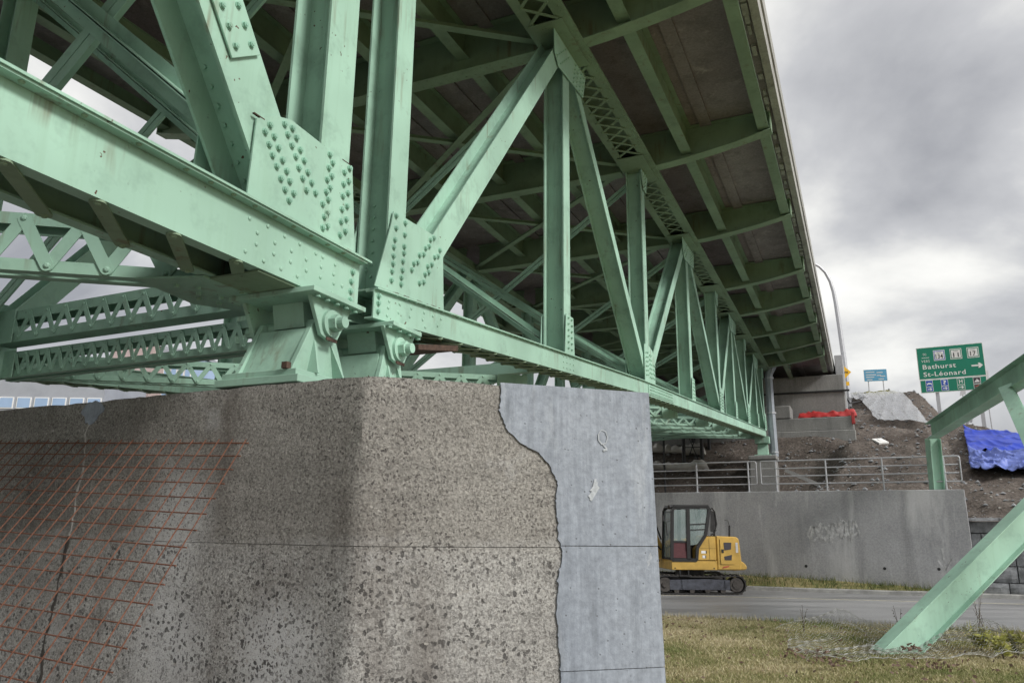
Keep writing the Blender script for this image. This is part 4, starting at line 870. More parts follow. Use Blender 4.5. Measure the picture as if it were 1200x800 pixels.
def patch_edge(z):
    zs = [p[1] for p in PATCH][::-1]; ds = [p[0] for p in PATCH][::-1]
    return float(np.interp(z, zs, ds))+0.018*noise.noise((z*9, 1, 0))+0.012*noise.noise((z*31, 1, 0))+0.008*noise.noise((z*80, 1, 0))
def patch_piece(z0, z1):
    m = MB(); zs = np.arange(z0, z1, 0.014).tolist()+[z1]; rings = []; OFF = 0.010
    for z in zs:
        d0 = patch_edge(z); bt = 0.022*(2.69-z)
        nose = PB+Nn*(bt*1.3+OFF*1.35); nose = Vector((nose.x, nose.y, z))
        ds = np.linspace(d0, 1.93, 8)
        outer = [face_pt(d0, z, 0.0)]+[face_pt(d, z, OFF+0.004*noise.noise((d*3, z*3, 5))) for d in ds]+[nose]+[face_pt(d, z, OFF, 2) for d in (0.05, 0.4, 0.8)]+[face_pt(0.8, z, -0.05, 2), face_pt(0.05, z, -0.05, 2), face_pt(1.90, z, -0.05), face_pt(d0+0.01, z, -0.05)]
        rings.append(outer)
    m.rings(rings); return m.obj('repair_patch', 'patch', pier, label='smooth blue grey concrete repair patch with a ragged left edge')
patch_piece(1.651, 2.688); patch_piece(0.902, 1.646); patch_piece(-0.3, 0.897)
plain('chalk_white', (0.46, 0.49, 0.52), 0.9, 0, 0.25, 40)
m = MB()
def scrib(pts, w):
    for (a, b), (c_, d_) in zip(pts, pts[1:]):
        p, q = face_pt(a, b, 0.0155), face_pt(c_, d_, 0.0155); d = (q-p).normalized(); sd_ = d.cross(pn_).normalized()*w*random.uniform(0.4, 1.0); m.add([p-sd_, p+sd_, q+sd_, q-sd_], [(0, 1, 2, 3)])
scrib([(1.60+0.035*math.cos(k*0.9), 2.36+0.05*math.sin(k*0.9)) for k in range(9)], 0.006)
scrib([(1.60, 2.31), (1.63, 2.28), (1.60, 2.27)], 0.008)
scrib([(1.50, 2.0), (1.55, 2.06), (1.53, 1.99), (1.49, 1.96), (1.56, 2.03), (1.50, 1.94), (1.54, 2.08)], 0.011)
m.obj('paint_mark', 'chalk_white', pier, recalc=False, kind='stuff', label='white paint marks on the repair patch')
# vertical crack with lime filling on the left face
LF0 = F(-1.056, 0.719, 0); le = F(-1.056+0.045, 0.719-1, 0)-LF0; le = Vector((le.x, le.y, 0)).normalized(); ln_ = Vector((-le.y, le.x, 0)); ln_ = ln_ if ln_.dot(EYE-LF0) > 0 else -ln_
def lf(d, z, off): p = LF0+le*d+ln_*(off+0.022*(2.69-z)); return Vector((p.x, p.y, z))
crack = [(2.62, 2.66), (2.60, 2.55), (2.66, 2.42), (2.62, 2.2), (2.66, 1.95), (2.64, 1.75), (2.66, 1.66), (2.68, 1.45), (2.70, 1.2), (2.74, 0.95), (2.72, 0.7), (2.78, 0.3)]
def crack_obj(pts, w, mat, label):
    m = MB(); rs = []
    for i, (d, z) in enumerate(pts):
        ww = w*(0.6+0.8*random.random()); rs.append([lf(d-ww, z, -0.03), lf(d-ww, z, 0.001), lf(d, z, 0.004), lf(d+ww, z, 0.001), lf(d+ww, z, -0.03)])
    m.rings(rs); m.obj('crack_seam', mat, pier, label=label)
def dens(p, k=5):
    o = []
    for (a, b), (c, d) in zip(p, p[1:]):
        for i in range(k): f = i/k; o.append((a+(c-a)*f+0.012*random.uniform(-1, 1), b+(d-b)*f))
    return o+[p[-1]]
plain('seam_dark', (0.05, 0.045, 0.04), 0.95, 0, 0.4, 20); plain('seam_pale', (0.40, 0.38, 0.36), 0.95, 0, 0.3, 20)
crack_obj(dens(crack[1:7]), 0.012, 'seam_pale', 'pale lime seam running down the crack'); crack_obj(dens(crack[6:]), 0.015, 'seam_dark', 'dark lower crack in the pier')
m = MB(); m.prism([lf(2.62+(0.075+0.03*random.random())*math.cos(q)*(1.0 if math.sin(q) < 0 else 1.5), 2.585+(0.09+0.03*random.random())*math.sin(q)*0.9, -0.01) for q in np.linspace(0, 6.283, 22, endpoint=False)], ln_*0.016)
m.obj('mortar_smear', 'patch', pier, label='pale mortar smear at the top of the crack')
# ================================================================== REBAR MESH
T1 = Vector((-1.766, 5.121, 2.282)); T0 = Vector((-4.213, 6.366, 2.387)); B1 = Vector((-1.91, 3.89, 1.02)); Wv = (T0-T1); Vv = (B1-T1)
mesh_t = thing('rebar_mesh_panel', 'rusty steel reinforcing mesh panel leaning against the pier on the left', 'mesh panel', (T1+Wv*0.6+Vv*1.5))
nv_ = 23; wu = Wv/22.0; vu = Vv/13.5; nW = 32; nV = 24
for j in range(nV):
    p0 = T1+vu*j; q = [p0-wu*0.25+ln_*0.0]+[p0+wu*(k*nW/8)+Vector((0, 0, 1))*0.008*noise.noise((k, j, 3)) for k in range(1, 9)]
    if q[0].z < 0.02: continue
    m = MB(); m.tube(q, 0.0043 if j else 0.0055, 6); m.obj('horizontal_bar', 'rusty_bar', mesh_t)
for i in range(nW):
    jm = 0
    while (T1+wu*i+vu*jm).z > 0.03 and jm < 24: jm += 0.25
    p0 = T1+wu*i-vu*0.15; p1 = T1+wu*i+vu*jm; off = Vector((0, 0, 0.012))
    q = [p0.lerp(p1, k/6)+off+Dh*0.01*noise.noise((i, k, 8)) for k in range(7)]
    m = MB(); m.tube(q, 0.0039, 6); m.obj('upright_bar', 'rusty_bar', mesh_t)
# ================================================================== EXCAVATOR
EO = Vector((5.36, 23.75, 0.004)); EA = R(5)
def ex(p): p = Vector(p); return EO+Vector((p.x*math.cos(EA)-p.y*math.sin(EA), p.x*math.sin(EA)+p.y*math.cos(EA), p.z))
exc = thing('excavator', 'yellow compact crawler excavator with black cab parked before the wall', 'excavator', EO)
def EM(): return MB(ex)
def track_path(n=64, r=0.26, x0=-1.05, x1=1.06, zc=0.275):
    L = x1-x0; pts = []; tot = 2*L+2*math.pi*r
    for k in range(n):
        d = tot*k/n
        if d < L: p = (x0+d, zc+r-0.03*math.sin(math.pi*d/L), (0, 1))
        elif d < L+math.pi*r: a = (d-L)/r; p = (x1+r*math.sin(a), zc+r*math.cos(a), (math.sin(a), math.cos(a)))
        elif d < 2*L+math.pi*r: q = d-L-math.pi*r; p = (x1-q, zc-r, (0, -1))
        else: a = (d-2*L-math.pi*r)/r; p = (x0-r*math.sin(a), zc-r*math.cos(a), (-math.sin(a), -math.cos(a)))
        pts.append(p)
    return pts
for yc in (-0.80, 0.80):
    root = EM(); tp = track_path()
    inn = [Vector((x-nx*0.035, 0, z-nz_*0.035)) for x, z, (nx, nz_) in tp]; ou = [Vector((x, 0, z)) for x, z, _ in tp]; n = len(tp)
    vs = [p+Vector((0, yc-0.19, 0)) for p in ou]+[p+Vector((0, yc+0.19, 0)) for p in ou]+[p+Vector((0, yc-0.19, 0)) for p in inn]+[p+Vector((0, yc+0.19, 0)) for p in inn]; fs = []
    for i in range(n):
        j = (i+1) % n; fs += [(i, j, n+j, n+i), (2*n+i, 3*n+i, 3*n+j, 2*n+j), (i, 2*n+i, 2*n+j, j), (n+i, n+j, 3*n+j, 3*n+i)]
    root.add(vs, fs); trk = root.obj('track', 'rubber', exc)
    m = EM()
    for x, z, (nx, nz_) in track_path(46): m.box((x+nx*0.008, yc, z+nz_*0.008), Vector((nz_, 0, -nx))*0.02, (0, 0.195, 0), Vector((nx, 0, nz_))*0.016)
    m.obj('track_pads', 'track_steel', trk, kind='stuff')
    m = EM(); m.cyl((1.05, yc-0.16, 0.275), (1.05, yc+0.16, 0.275), 0.20, 20); m.cyl((1.05, yc-0.18, 0.275), (1.05, yc+0.18, 0.275), 0.12, 16); m.obj('sprocket', 'track_steel', trk)
    m = EM(); m.cyl((-1.04, yc-0.15, 0.275), (-1.04, yc+0.15, 0.275), 0.20, 20); m.cyl((-1.04, yc-0.18, 0.275), (-1.04, yc+0.18, 0.275), 0.08, 14); m.obj('idler', 'track_steel', trk)
    for k in range(4):
        m = EM(); m.cyl((-0.7+k*0.45, yc-0.15, 0.11), (-0.7+k*0.45, yc+0.15, 0.11), 0.075, 12); m.obj('roller', 'track_steel', trk)
    m = EM(); m.prism([(-0.9, yc-0.155, 0.13), (0.86, yc-0.155, 0.13), (0.86, yc-0.155, 0.40), (0.2, yc-0.155, 0.43), (-0.9, yc-0.155, 0.40)], (0, 0.31, 0)); m.bb(-0.55, -0.50, yc-0.17, yc-0.157, 0.14, 0.40); m.bb(0.70, 0.75, yc-0.17, yc-0.157, 0.14, 0.40); m.obj('track_frame', 'frame_grey', trk, bevel=0.01)
m = EM(); m.bb(-0.5, 0.5, -0.6, 0.6, 0.24, 0.46); m.cyl((0, 0, 0.46), (0, 0, 0.66), 0.42, 24); m.obj('turntable', 'black', exc)
m = EM(); m.prism([(-0.82, -0.93, 0.67), (0.52, -0.93, 0.67), (0.52, -0.93, 0.935), (-0.82, -0.93, 0.935)], (0, 1.86, 0)); m.obj('lower_skirt', 'cat_yellow', exc, bevel=0.015)
# side panel with slanted front, engine housing
m = EM(); m.prism([(-0.06, -0.94, 0.94), (0.50, -0.94, 0.94), (0.50, -0.94, 1.60), (0.24, -0.94, 1.60), (-0.06, -0.94, 1.25)], (0, 0.9, 0)); m.obj('side_panel', 'cat_yellow', exc, bevel=0.015)
m = EM(); m.prism([(-0.75, 0.02, 0.94), (0.50, 0.02, 0.94), (0.50, 0.02, 1.55), (-0.3, 0.02, 1.50), (-0.75, 0.02, 1.25)], (0, 0.91, 0)); m.obj('hood', 'cat_yellow', exc, bevel=0.02)
m = EM(); pr = [(0.525, 0.67), (1.22, 0.67), (1.25, 0.95), (1.21, 1.52), (1.14, 1.60), (0.525, 1.62)]; m.prism([(a, -0.92, b) for a, b in pr], (0, 1.84, 0)); rh = m.obj('rear_housing', 'cat_yellow', exc, bevel=0.03)
m = EM(); m.bb(0.62, 1.03, -0.945, -0.922, 0.83, 1.54); dr = m.obj('engine_door', 'cat_yellow', exc, bevel=0.008, seg=2)
for za, zb_ in ((1.22, 1.44), (0.95, 1.10)):
    m = EM(); m.prism([(0.74, -0.952, za), (0.94, -0.952, za+(0.03 if za > 1.2 else 0)), (0.96, -0.952, zb_), (0.73, -0.952, zb_-(0.0 if za > 1.2 else 0.05))], (0, 0.01, 0)); m.obj('door_vent', 'sign_brown', dr)
m = EM(); m.bb(0.66, 0.72, -0.958, -0.946, 1.15, 1.25); m.obj('door_latch', 'black', dr)
m = EM(); pr = [(1.0, 0.66), (1.40, 0.68), (1.43, 0.76), (1.36, 0.86), (1.26, 0.93), (1.06, 0.93)]; m.prism([(a, -0.88, b) for a, b in pr], (0, 1.76, 0)); cw = m.obj('counterweight', 'cat_yellow', exc, bevel=0.03)
plain('decal_red', (0.45, 0.09, 0.05), 0.5); plain('decal_grey', (0.55, 0.55, 0.55), 0.5)
m = EM(); m.prism([(0.66, -0.9275, 0.72), (0.86, -0.9275, 0.76), (0.88, -0.9275, 0.80), (0.70, -0.9275, 0.77)], (0, 0.004, 0)); m.obj('red_decal', 'decal_red', rh)
m = EM(); m.bb(1.09, 1.16, -0.926, -0.921, 1.16, 1.44); m.obj('warning_label', 'decal_grey', rh)
for a, b, w in ((0.06, 1.13, 0.13), (0.09, 1.00, 0.08)):
    m = EM(); m.bb(a, a+w, -0.946, -0.941, b, b+0.075); m.obj('model_label', 'white_paint', exc)
    m = EM(); m.bb(a+w, a+w+0.03, -0.9465, -0.941, b, b+0.075); m.obj('model_label_dark', 'black', exc)
m = EM(); m.bb(0.30, 0.305, -0.9465, -0.94, 0.95, 1.58); m.bb(-0.05, 0.5, -0.9465, -0.94, 1.27, 1.274); m.bb(-0.80, 0.50, -0.9345, -0.93, 0.925, 0.93); m.obj('panel_seam', 'black', exc, kind='stuff')
for x_ in (-0.72, 0.42):
    m = EM(); m.cyl((x_, -0.938, 0.72), (x_, -0.93, 0.72), 0.02, 10); m.obj('skirt_bolt', 'black', exc)
m = EM(); m.bb(-0.62, -0.30, -1.02, -0.86, 0.50, 0.53); m.bb(-0.6, -0.57, -0.95, -0.9, 0.53, 0.67); m.bb(-0.35, -0.32, -0.95, -0.9, 0.53, 0.67); m.obj('step', 'black', exc)
m = EM(); m.tube([(-0.85, -0.05, 1.5), (-1.0, -0.08, 1.9), (-1.25, -0.02, 2.35), (-1.7, 0.0, 2.85)], 0.022, 6); m.tube([(-0.85, -0.0, 1.2), (-1.15, -0.02, 1.5), (-1.4, 0.0, 1.9)], 0.022, 6); m.obj('hoses', 'rubber', exc, kind='stuff')
cabf = EM(); y0, y1 = -0.95, -0.02
def pill(m, a, b, w, ya, yb):
    a, b = Vector((a[0], 0, a[1])), Vector((b[0], 0, b[1])); d = (b-a).normalized(); s = Vector((d.z, 0, -d.x))*w/2
    m.prism([p+Vector((0, ya, 0)) for p in (a-s, a+s, b+s, b-s)], (0, yb-ya, 0))
prof = [(-0.80, 0.94), (-0.74, 2.33), (-0.66, 2.42), (0.30, 2.44), (0.36, 2.36), (0.22, 1.66), (-0.04, 1.28), (-0.08, 0.94)]
for ya, yb in ((y1-0.06, y1), (y0, y0+0.06)):
    cabf = EM()
    for i in range(len(prof)): pill(cabf, prof[i], prof[(i+1) % len(prof)], 0.085, ya, yb)
    pill(cabf, (-0.31, 0.95), (-0.28, 2.42), 0.10, ya, yb)
    cabo = cabf.obj('cab_frame', 'black', exc)
m = EM(); m.prism([(-0.76, y0-0.01, 2.40), (0.34, y0-0.01, 2.42), (0.34, y0-0.01, 2.49), (-0.70, y0-0.01, 2.48)], (0, y1-y0+0.02, 0)); m.obj('cab_roof', 'black', cabo, bevel=0.015)
m = EM(); m.bb(-0.80, -0.06, y0+0.02, y1, 0.94, 0.99); m.bb(-0.30, -0.02, y1-0.5, y1-0.1, 0.99, 1.35); m.bb(-0.1, 0.02, y1-0.5, y1-0.1, 1.30, 1.95); m.obj('seat', 'rubber', cabo)
m = EM(); m.prism([(-0.76, y0+0.025, 1.47), (-0.33, y0+0.025, 1.47), (-0.30, y0+0.025, 2.36), (-0.72, y0+0.025, 2.34)], (0, 0.008, 0)); m.obj('door_window', 'glass', cabo)
m = EM(); m.prism([(-0.78, y0+0.025, 1.0), (-0.34, y0+0.025, 1.0), (-0.34, y0+0.025, 1.42), (-0.77, y0+0.025, 1.42)], (0, 0.012, 0)); m.obj('door_panel', 'red_mesh', cabo, label='dark red mesh lower door panel')
m = EM(); pill(m, (-0.77, 1.445), (-0.33, 1.445), 0.05, y0+0.01, y0+0.05); m.bb(-0.36, -0.33, y0-0.015, y0-0.001, 1.2, 1.5); m.obj('door_bar', 'black', cabo)
m = EM(); m.prism([(-0.24, y0+0.025, 1.35), (-0.04, y0+0.025, 1.38), (0.20, y0+0.025, 1.70), (0.31, y0+0.025, 2.38), (-0.24, y0+0.025, 2.38)], (0, 0.008, 0)); m.obj('rear_window', 'glass', cabo)
m = EM(); pill(m, (-0.25, 1.93), (0.25, 1.96), 0.03, y0+0.01, y0+0.05); pill(m, (-0.25, 1.78), (0.2, 1.8), 0.025, y0+0.01, y0+0.05); pill(m, (0.02, 1.95), (-0.02, 2.4), 0.02, y0+0.2, y0+0.22); pill(m, (0.16, 1.95), (0.1, 2.4), 0.02, y0+0.2, y0+0.22); m.obj('window_bars', 'black', cabo)
m = EM(); m.prism([(-0.79, y0+0.06, 1.0), (-0.79, y1-0.06, 1.0), (-0.735, y1-0.06, 2.33), (-0.735, y0+0.06, 2.33)], (0.008, 0, 0)); m.obj('windscreen', 'glass', cabo)
m = EM(); m.tube([(0.37, y0+0.02, 2.36), (0.44, y0+0.0, 2.40), (0.51, y0, 2.30), (0.55, y0, 1.95), (0.47, y0, 1.70), (0.36, y0, 1.64)], 0.022, 8); m.prism([(0.40, y0+0.0, 2.34), (0.49, y0, 2.30), (0.53, y0, 1.95), (0.44, y0, 1.72), (0.36, y0, 1.75)], (0, 0.02, 0)); m.obj('side_guard', 'rubber', exc)
m = EM(); m.tube([(-0.78, y0+0.02, 1.75), (-0.93, y0-0.02, 1.62), (-0.95, y0-0.02, 1.98), (-0.80, y0, 2.05)], 0.014, 6); m.obj('grab_rail', 'black', exc)
m = EM(); m.tube([(-0.72, y0, 2.28), (-0.98, y0-0.06, 2.26), (-1.02, y0-0.06, 2.16)], 0.012, 6); m.bb(-1.08, -1.0, y0-0.08, y0-0.05, 2.02, 2.18); m.obj('mirror', 'black', exc)
m = EM(); m.cyl((-0.84, y0+0.03, 2.42), (-0.78, y0+0.05, 2.43), 0.055, 12); m.bb(-0.80, -0.7, y0+0.03, y0+0.06, 2.39, 2.43); m.obj('work_light', 'black', exc)
m = EM(); m.tube([(0.72, -0.2, 1.6), (0.74, -0.2, 1.74), (0.78, -0.2, 1.80)], 0.035, 8); m.obj('exhaust', 'black', exc)
m = EM(); m.tube([(1.08, -0.5, 1.6), (1.10, -0.5, 1.92)], 0.03, 8); m.tube([(1.10, -0.5, 1.9), (1.06, -0.5, 2.06), (0.96, -0.5, 2.08)], 0.008, 6); m.obj('rear_stack', 'black', exc)
# boom, arm, bucket, blade
m = EM(); m.prism([(-0.75, 0.03, 0.95), (-0.75, 0.03, 1.25), (-1.25, 0.03, 2.25), (-1.75, 0.03, 2.75), (-2.75, 0.03, 2.85), (-2.78, 0.03, 2.62), (-1.85, 0.03, 2.42), (-1.45, 0.03, 1.95), (-1.05, 0.03, 0.95)], (0, 0.2, 0)); m.obj('boom', 'cat_yellow', exc, bevel=0.01)
m = EM(); m.prism([(-2.55, 0.04, 2.95), (-2.95, 0.04, 2.85), (-3.05, 0.04, 1.25), (-2.88, 0.04, 1.22)], (0, 0.18, 0)); m.obj('stick', 'cat_yellow', exc, bevel=0.01)
m = EM(); m.tube([(-0.9, 0.13, 0.85), (-1.5, 0.13, 1.9)], 0.055, 10); m.tube([(-1.5, 0.13, 1.9), (-1.7, 0.13, 2.35)], 0.03, 10); m.obj('hydraulic_ram', 'black', exc)
m = EM(); bp_ = [(-2.95, 1.3), (-2.75, 1.0), (-2.65, 0.6), (-2.85, 0.25), (-3.2, 0.1), (-3.5, 0.2), (-3.45, 0.28), (-3.2, 0.2), (-2.95, 0.35), (-2.82, 0.65), (-2.95, 1.0)]; m.prism([(a, -0.25, b) for a, b in bp_], (0, 0.75, 0)); m.obj('bucket', 'frame_grey', exc)
m = EM(); m.prism([(-1.65, -0.95, 0.08), (-1.60, -0.95, 0.08), (-1.58, -0.95, 0.25), (-1.66, -0.95, 0.42), (-1.72, -0.95, 0.42), (-1.64, -0.95, 0.25)], (0, 1.9, 0)); m.bb(-1.62, -0.6, -0.5, -0.42, 0.2, 0.28); m.bb(-1.62, -0.6, 0.42, 0.5, 0.2, 0.28); m.obj('dozer_blade', 'cat_yellow', exc)
# ================================================================== GREEN STEEL FRAME ON THE RIGHT
fr = thing('steel_gantry', 'pale green steel gantry with a sloping leg standing in the grass on the right', 'gantry', (5.65, 12.2, 0))
def ibeam(a, b, side, d, w, tf=0.016, tw=0.012):
    """web in plane containing axis and 'upv'; flanges wide along side; a,b on the centreline"""
    a, b, side = Vector(a), Vector(b), Vector(side); ax = (b-a).normalized(); side = (side-ax*side.dot(ax)).normalized(); uv = ax.cross(side).normalized(); h = d/2; k = w/2; t = tw/2
    pr = [(-k, -h), (k, -h), (k, -h+tf), (t, -h+tf), (t, h-tf), (k, h-tf), (k, h), (-k, h), (-k, h-tf), (-t, h-tf), (-t, -h+tf), (-k, -h+tf)]
    m = MB(); m.rings([[p+side*x+uv*y for x, y in pr] for p in (a, b)]); return m
FA = Vector((12.69, 23.0, 4.78)); FB = Vector((10.59, 15.6, 5.02)); fd = (FB-FA).normalized(); FN = FB+fd*5.2
side_h = fd.cross(Zz).normalized()
ibeam(FA-fd*0.25, FN, side_h, 0.46, 0.34).obj('top_beam', 'green', fr, bevel=0.003)
m = MB(); pw = [FA+Vector((0, 0.25, 0))]
ibeam(Vector((12.98, 23.72, 2.8)), Vector((12.80, 23.3, 4.55)), (0.0, 1, 0), 0.34, 0.28).obj('end_post', 'green', fr, bevel=0.003)
J = Vector((9.41, 13.5, 2.5)); K_ = Vector((10.62, 16.2, 4.78))
ibeam(K_, J-(K_-J).normalized()*0.2, (0.75, -0.5, 0.4), 0.22, 0.26).obj('knee_brace', 'green', fr, bevel=0.003)
S0 = Vector((5.60, 12.20, -0.12)); S1 = J+(J-Vector((5.60, 12.2, 0))).normalized()*1.9
ibeam(S0, S1, (-0.25, 1, 0.0), 0.46, 0.26).obj('sloping_leg', 'green', fr, bevel=0.003)
ibeam(Vector((10.6, 14.1, -0.1)), Vector((10.6, 14.1, 3.4)), (0, 1, 0), 0.3, 0.28).obj('corner_post', 'green', fr, bevel=0.003)
ibeam(FN-fd*0.3-Zz*0.24, FN-fd*0.3-Zz*5.3, side_h, 0.3, 0.28).obj('corner_post', 'green', fr, bevel=0.003)
# ================================================================== CRUMPLED CHAIN-LINK FENCE
def fence_surf(a, b):
    x = 4.05+3.5*a+0.35*b+0.2*noise.noise((a*3, b*3, 1)); y = 11.15+0.55*a+2.3*b*(1-0.35*a)+0.3*noise.noise((a*2.3, b*2.2, 7))
    z = 0.06+0.62*max(0, b-0.55)*max(0, 1-abs(a-0.3)*2.4)*1.6+0.42*max(0, 1-abs(a-0.85)*3.2)*max(0, 1-abs(b-0.45)*2.4)+0.16*abs(noise.noise((a*5, b*4, 3)))+0.05*abs(noise.noise((a*13, b*11, 3)))
    return Vector((x, y, z))
m = MB(); na, nb_ = 58, 34
for j in range(nb_+1):
    for ph in (0, 1):
        pts = []
        for i in range(na+1):
            b = (j+(0.5 if (i+ph) % 2 else -0.5))/nb_; b = min(1, max(0, b)); pts.append(fence_surf(i/na, b)+Vector((0, 0, 0.006*ph)))
        if ph == 0: m.tube(pts, 0.0034, 3, False)
MAT['fence_wire'] = plain('fence_wire', (0.52, 0.52, 0.51), 0.55, 0.3, 0.2, 9)
m.obj('chain_link_fence', 'fence_wire', None, recalc=False, label='crumpled roll of grey chain-link fencing lying in the grass around the sloping leg', category='fence')
def leaf_cluster(c, n, r, label):
    m = MB()
    for _ in range(n):
        p = Vector(c)+Vector((random.gauss(0, r), random.gauss(0, r*0.5), random.uniform(0.02, 0.12))); u = Vector((random.uniform(-1, 1), random.uniform(-1, 1), random.uniform(-0.5, 0.8))).normalized(); v = u.orthogonal().normalized(); l = random.uniform(0.04, 0.09)
        q = p+u*l*0.5+v.cross(u)*0.012; m.add([p-u*l/2, p+v*l*0.3, q, p-v*l*0.3], [(0, 1, 2), (0, 2, 3)])
    m.obj('dry_leaves', 'leaf_dry', None, recalc=False, kind='stuff', label=label, category='leaves')
leaf_cluster((4.15, 11.35, 0.06), 60, 0.22, 'long clump of dry brown leaves at the left end of the fencing')
leaf_cluster((4.25, 10.75, 0.04), 36, 0.12, 'small clump of dry brown leaves nearest the camera')
leaf_cluster((5.45, 10.55, 0.06), 45, 0.22, 'brown leaves caught in the front edge of the fencing')
leaf_cluster((5.95, 12.0, 0.06), 30, 0.12, 'brown leaves at the foot of the sloping leg')
# ================================================================== GRASS
def blades(name, pts, mat, hmin, hmax, lean=0.5, w=0.006, **tags):
    P = np.array(pts, dtype=float); n = len(P); h = rng.uniform(hmin, hmax, n)*(0.6+0.8*rng.random(n)); a = rng.uniform(0, 2*math.pi, n); la = rng.uniform(0, 2*math.pi, n); ll = rng.random(n)*lean*h
    dx_ = np.cos(a)*w; dy_ = np.sin(a)*w; v = np.empty((n, 3, 3)); v[:, 0] = P+np.stack([dx_, dy_, 0*dx_], 1); v[:, 1] = P-np.stack([dx_, dy_, 0*dx_], 1); v[:, 2] = P+np.stack([np.cos(la)*ll, np.sin(la)*ll, h], 1)
    me = bpy.data.meshes.new(name); me.from_pydata(v.reshape(-1, 3).tolist(), [], np.arange(3*n).reshape(-1, 3).tolist())
    at = me.attributes.new('tone', 'FLOAT', 'FACE'); at.data.foreach_set('value', rng.random(n)); me.materials.append(MAT[mat])
    return link(name, me, (0, 0, 0), None, **tags)
pts = []
while len(pts) < 105000:
    y = 6.5+11.5*random.random()**0.8; x = random.uniform(0.5, 13)
    if y > near_edge(x)+0.06: continue
    if x > y*0.72+0.6 or x < y*0.16-0.4: continue
    pts.append((x, y, 0.0))
blades('dry_grass', pts, 'blades', 0.014, 0.042, 1.4, 0.005, kind='stuff', label='short patchy dry grass in front of the road', category='grass')
pts = []
for _ in range(2600):
    x = random.uniform(1.5, 12); pts.append((x, near_edge(x)+random.uniform(-0.12, 0.07), 0))
blades('verge_tufts', pts, 'blades', 0.05, 0.13, 0.8, 0.006, kind='stuff', label='pale grass fringe along the near road edge', category='grass')
pts = []
for _ in range(26000):
    v = random.choice(verge_pts); 
    if v[0] < 3: continue
    if random.random() < 0.5+0.9*noise.noise((v[0]*0.8, v[1], 4)): continue
    pts.append((v[0]+random.uniform(-0.2, 0.2), v[1]+random.uniform(-0.12, 0.12), v[2]-0.02))
blades('wall_grass', pts, 'green_blades', 0.08, 0.22, 0.8, 0.009, kind='stuff', label='green unmown grass strip at the foot of the concrete wall', category='grass')
def weed(x, y, h, label, leafy=False):
    t = thing('weed', label, 'weed', (x, y, 0), 'weeds beside the road')
    m = MB(); tips = []
    for k in range(3 if not leafy else 5):
        a = random.uniform(0, 6.28); r = random.uniform(0.05, 0.16)*(1.5 if leafy else 1); pts = [Vector((x, y, 0)), Vector((x+r*0.3*math.cos(a), y+r*0.3*math.sin(a), h*0.45)), Vector((x+r*math.cos(a), y+r*math.sin(a), h*random.uniform(0.75, 1.0)))]
        m.tube(pts, [0.006, 0.004, 0.002], 4); tips.append(pts)
    m.obj('stem', 'stem', t)
    m = MB()
    for pts in tips:
        for k in range(26 if leafy else 16):
            f = random.uniform(0.15, 1.0); p = pts[0].lerp(pts[1], f*2) if f < 0.5 else pts[1].lerp(pts[2], f*2-1); u = Vector((random.uniform(-1, 1), random.uniform(-1, 1), random.uniform(-0.2, 0.9))).normalized(); v = u.orthogonal().normalized(); l = random.uniform(0.06, 0.16) if leafy else random.uniform(0.015, 0.04)
            m.add([p, p+u*l*0.5+v*l*0.18, p+u*l, p+u*l*0.5-v*l*0.18], [(0, 1, 2, 3)])
    m.obj('leaves', 'weed' if leafy else 'stem', t, recalc=False)
weed(8.05, 13.9, 0.95, 'tall dry weed stalk nearest the right edge of the grass'); weed(7.75, 13.2, 0.75, 'tall dry weed stalk between the leafy yellow plants and the road'); weed(6.55, 13.6, 0.6, 'thin dry weed standing just right of the sloping leg'); weed(5.3, 14.6, 0.55, 'thin dry weed standing just left of the sloping leg')
weed(7.2, 11.9, 0.34, 'yellow-green leafy plant at the right end of the fencing', True); weed(7.6, 12.2, 0.40, 'yellow-green leafy plant farthest right in the grass', True); weed(7.35, 12.7, 0.36, 'yellow-green leafy plant behind the other two', True)
m = MB()
for _ in range(420):
    x = random.uniform(1.4, 8.5); y = random.uniform(8.0, near_edge(x)-0.1)
    if x > y*0.72: continue
    p = Vector((x, y, random.uniform(0.015, 0.05))); u = Vector((random.uniform(-1, 1), random.uniform(-1, 1), random.uniform(-0.3, 0.5))).normalized(); v = u.orthogonal().normalized(); l = random.uniform(0.015, 0.045)
    m.add([p-u*l, p+v*l*0.6, p+u*l, p-v*l*0.6], [(0, 1, 2, 3)])
m.obj('leaf_litter', 'leaf_dry', None, recalc=False, kind='stuff', label='scattered small brown leaves over the dry grass', category='leaves')
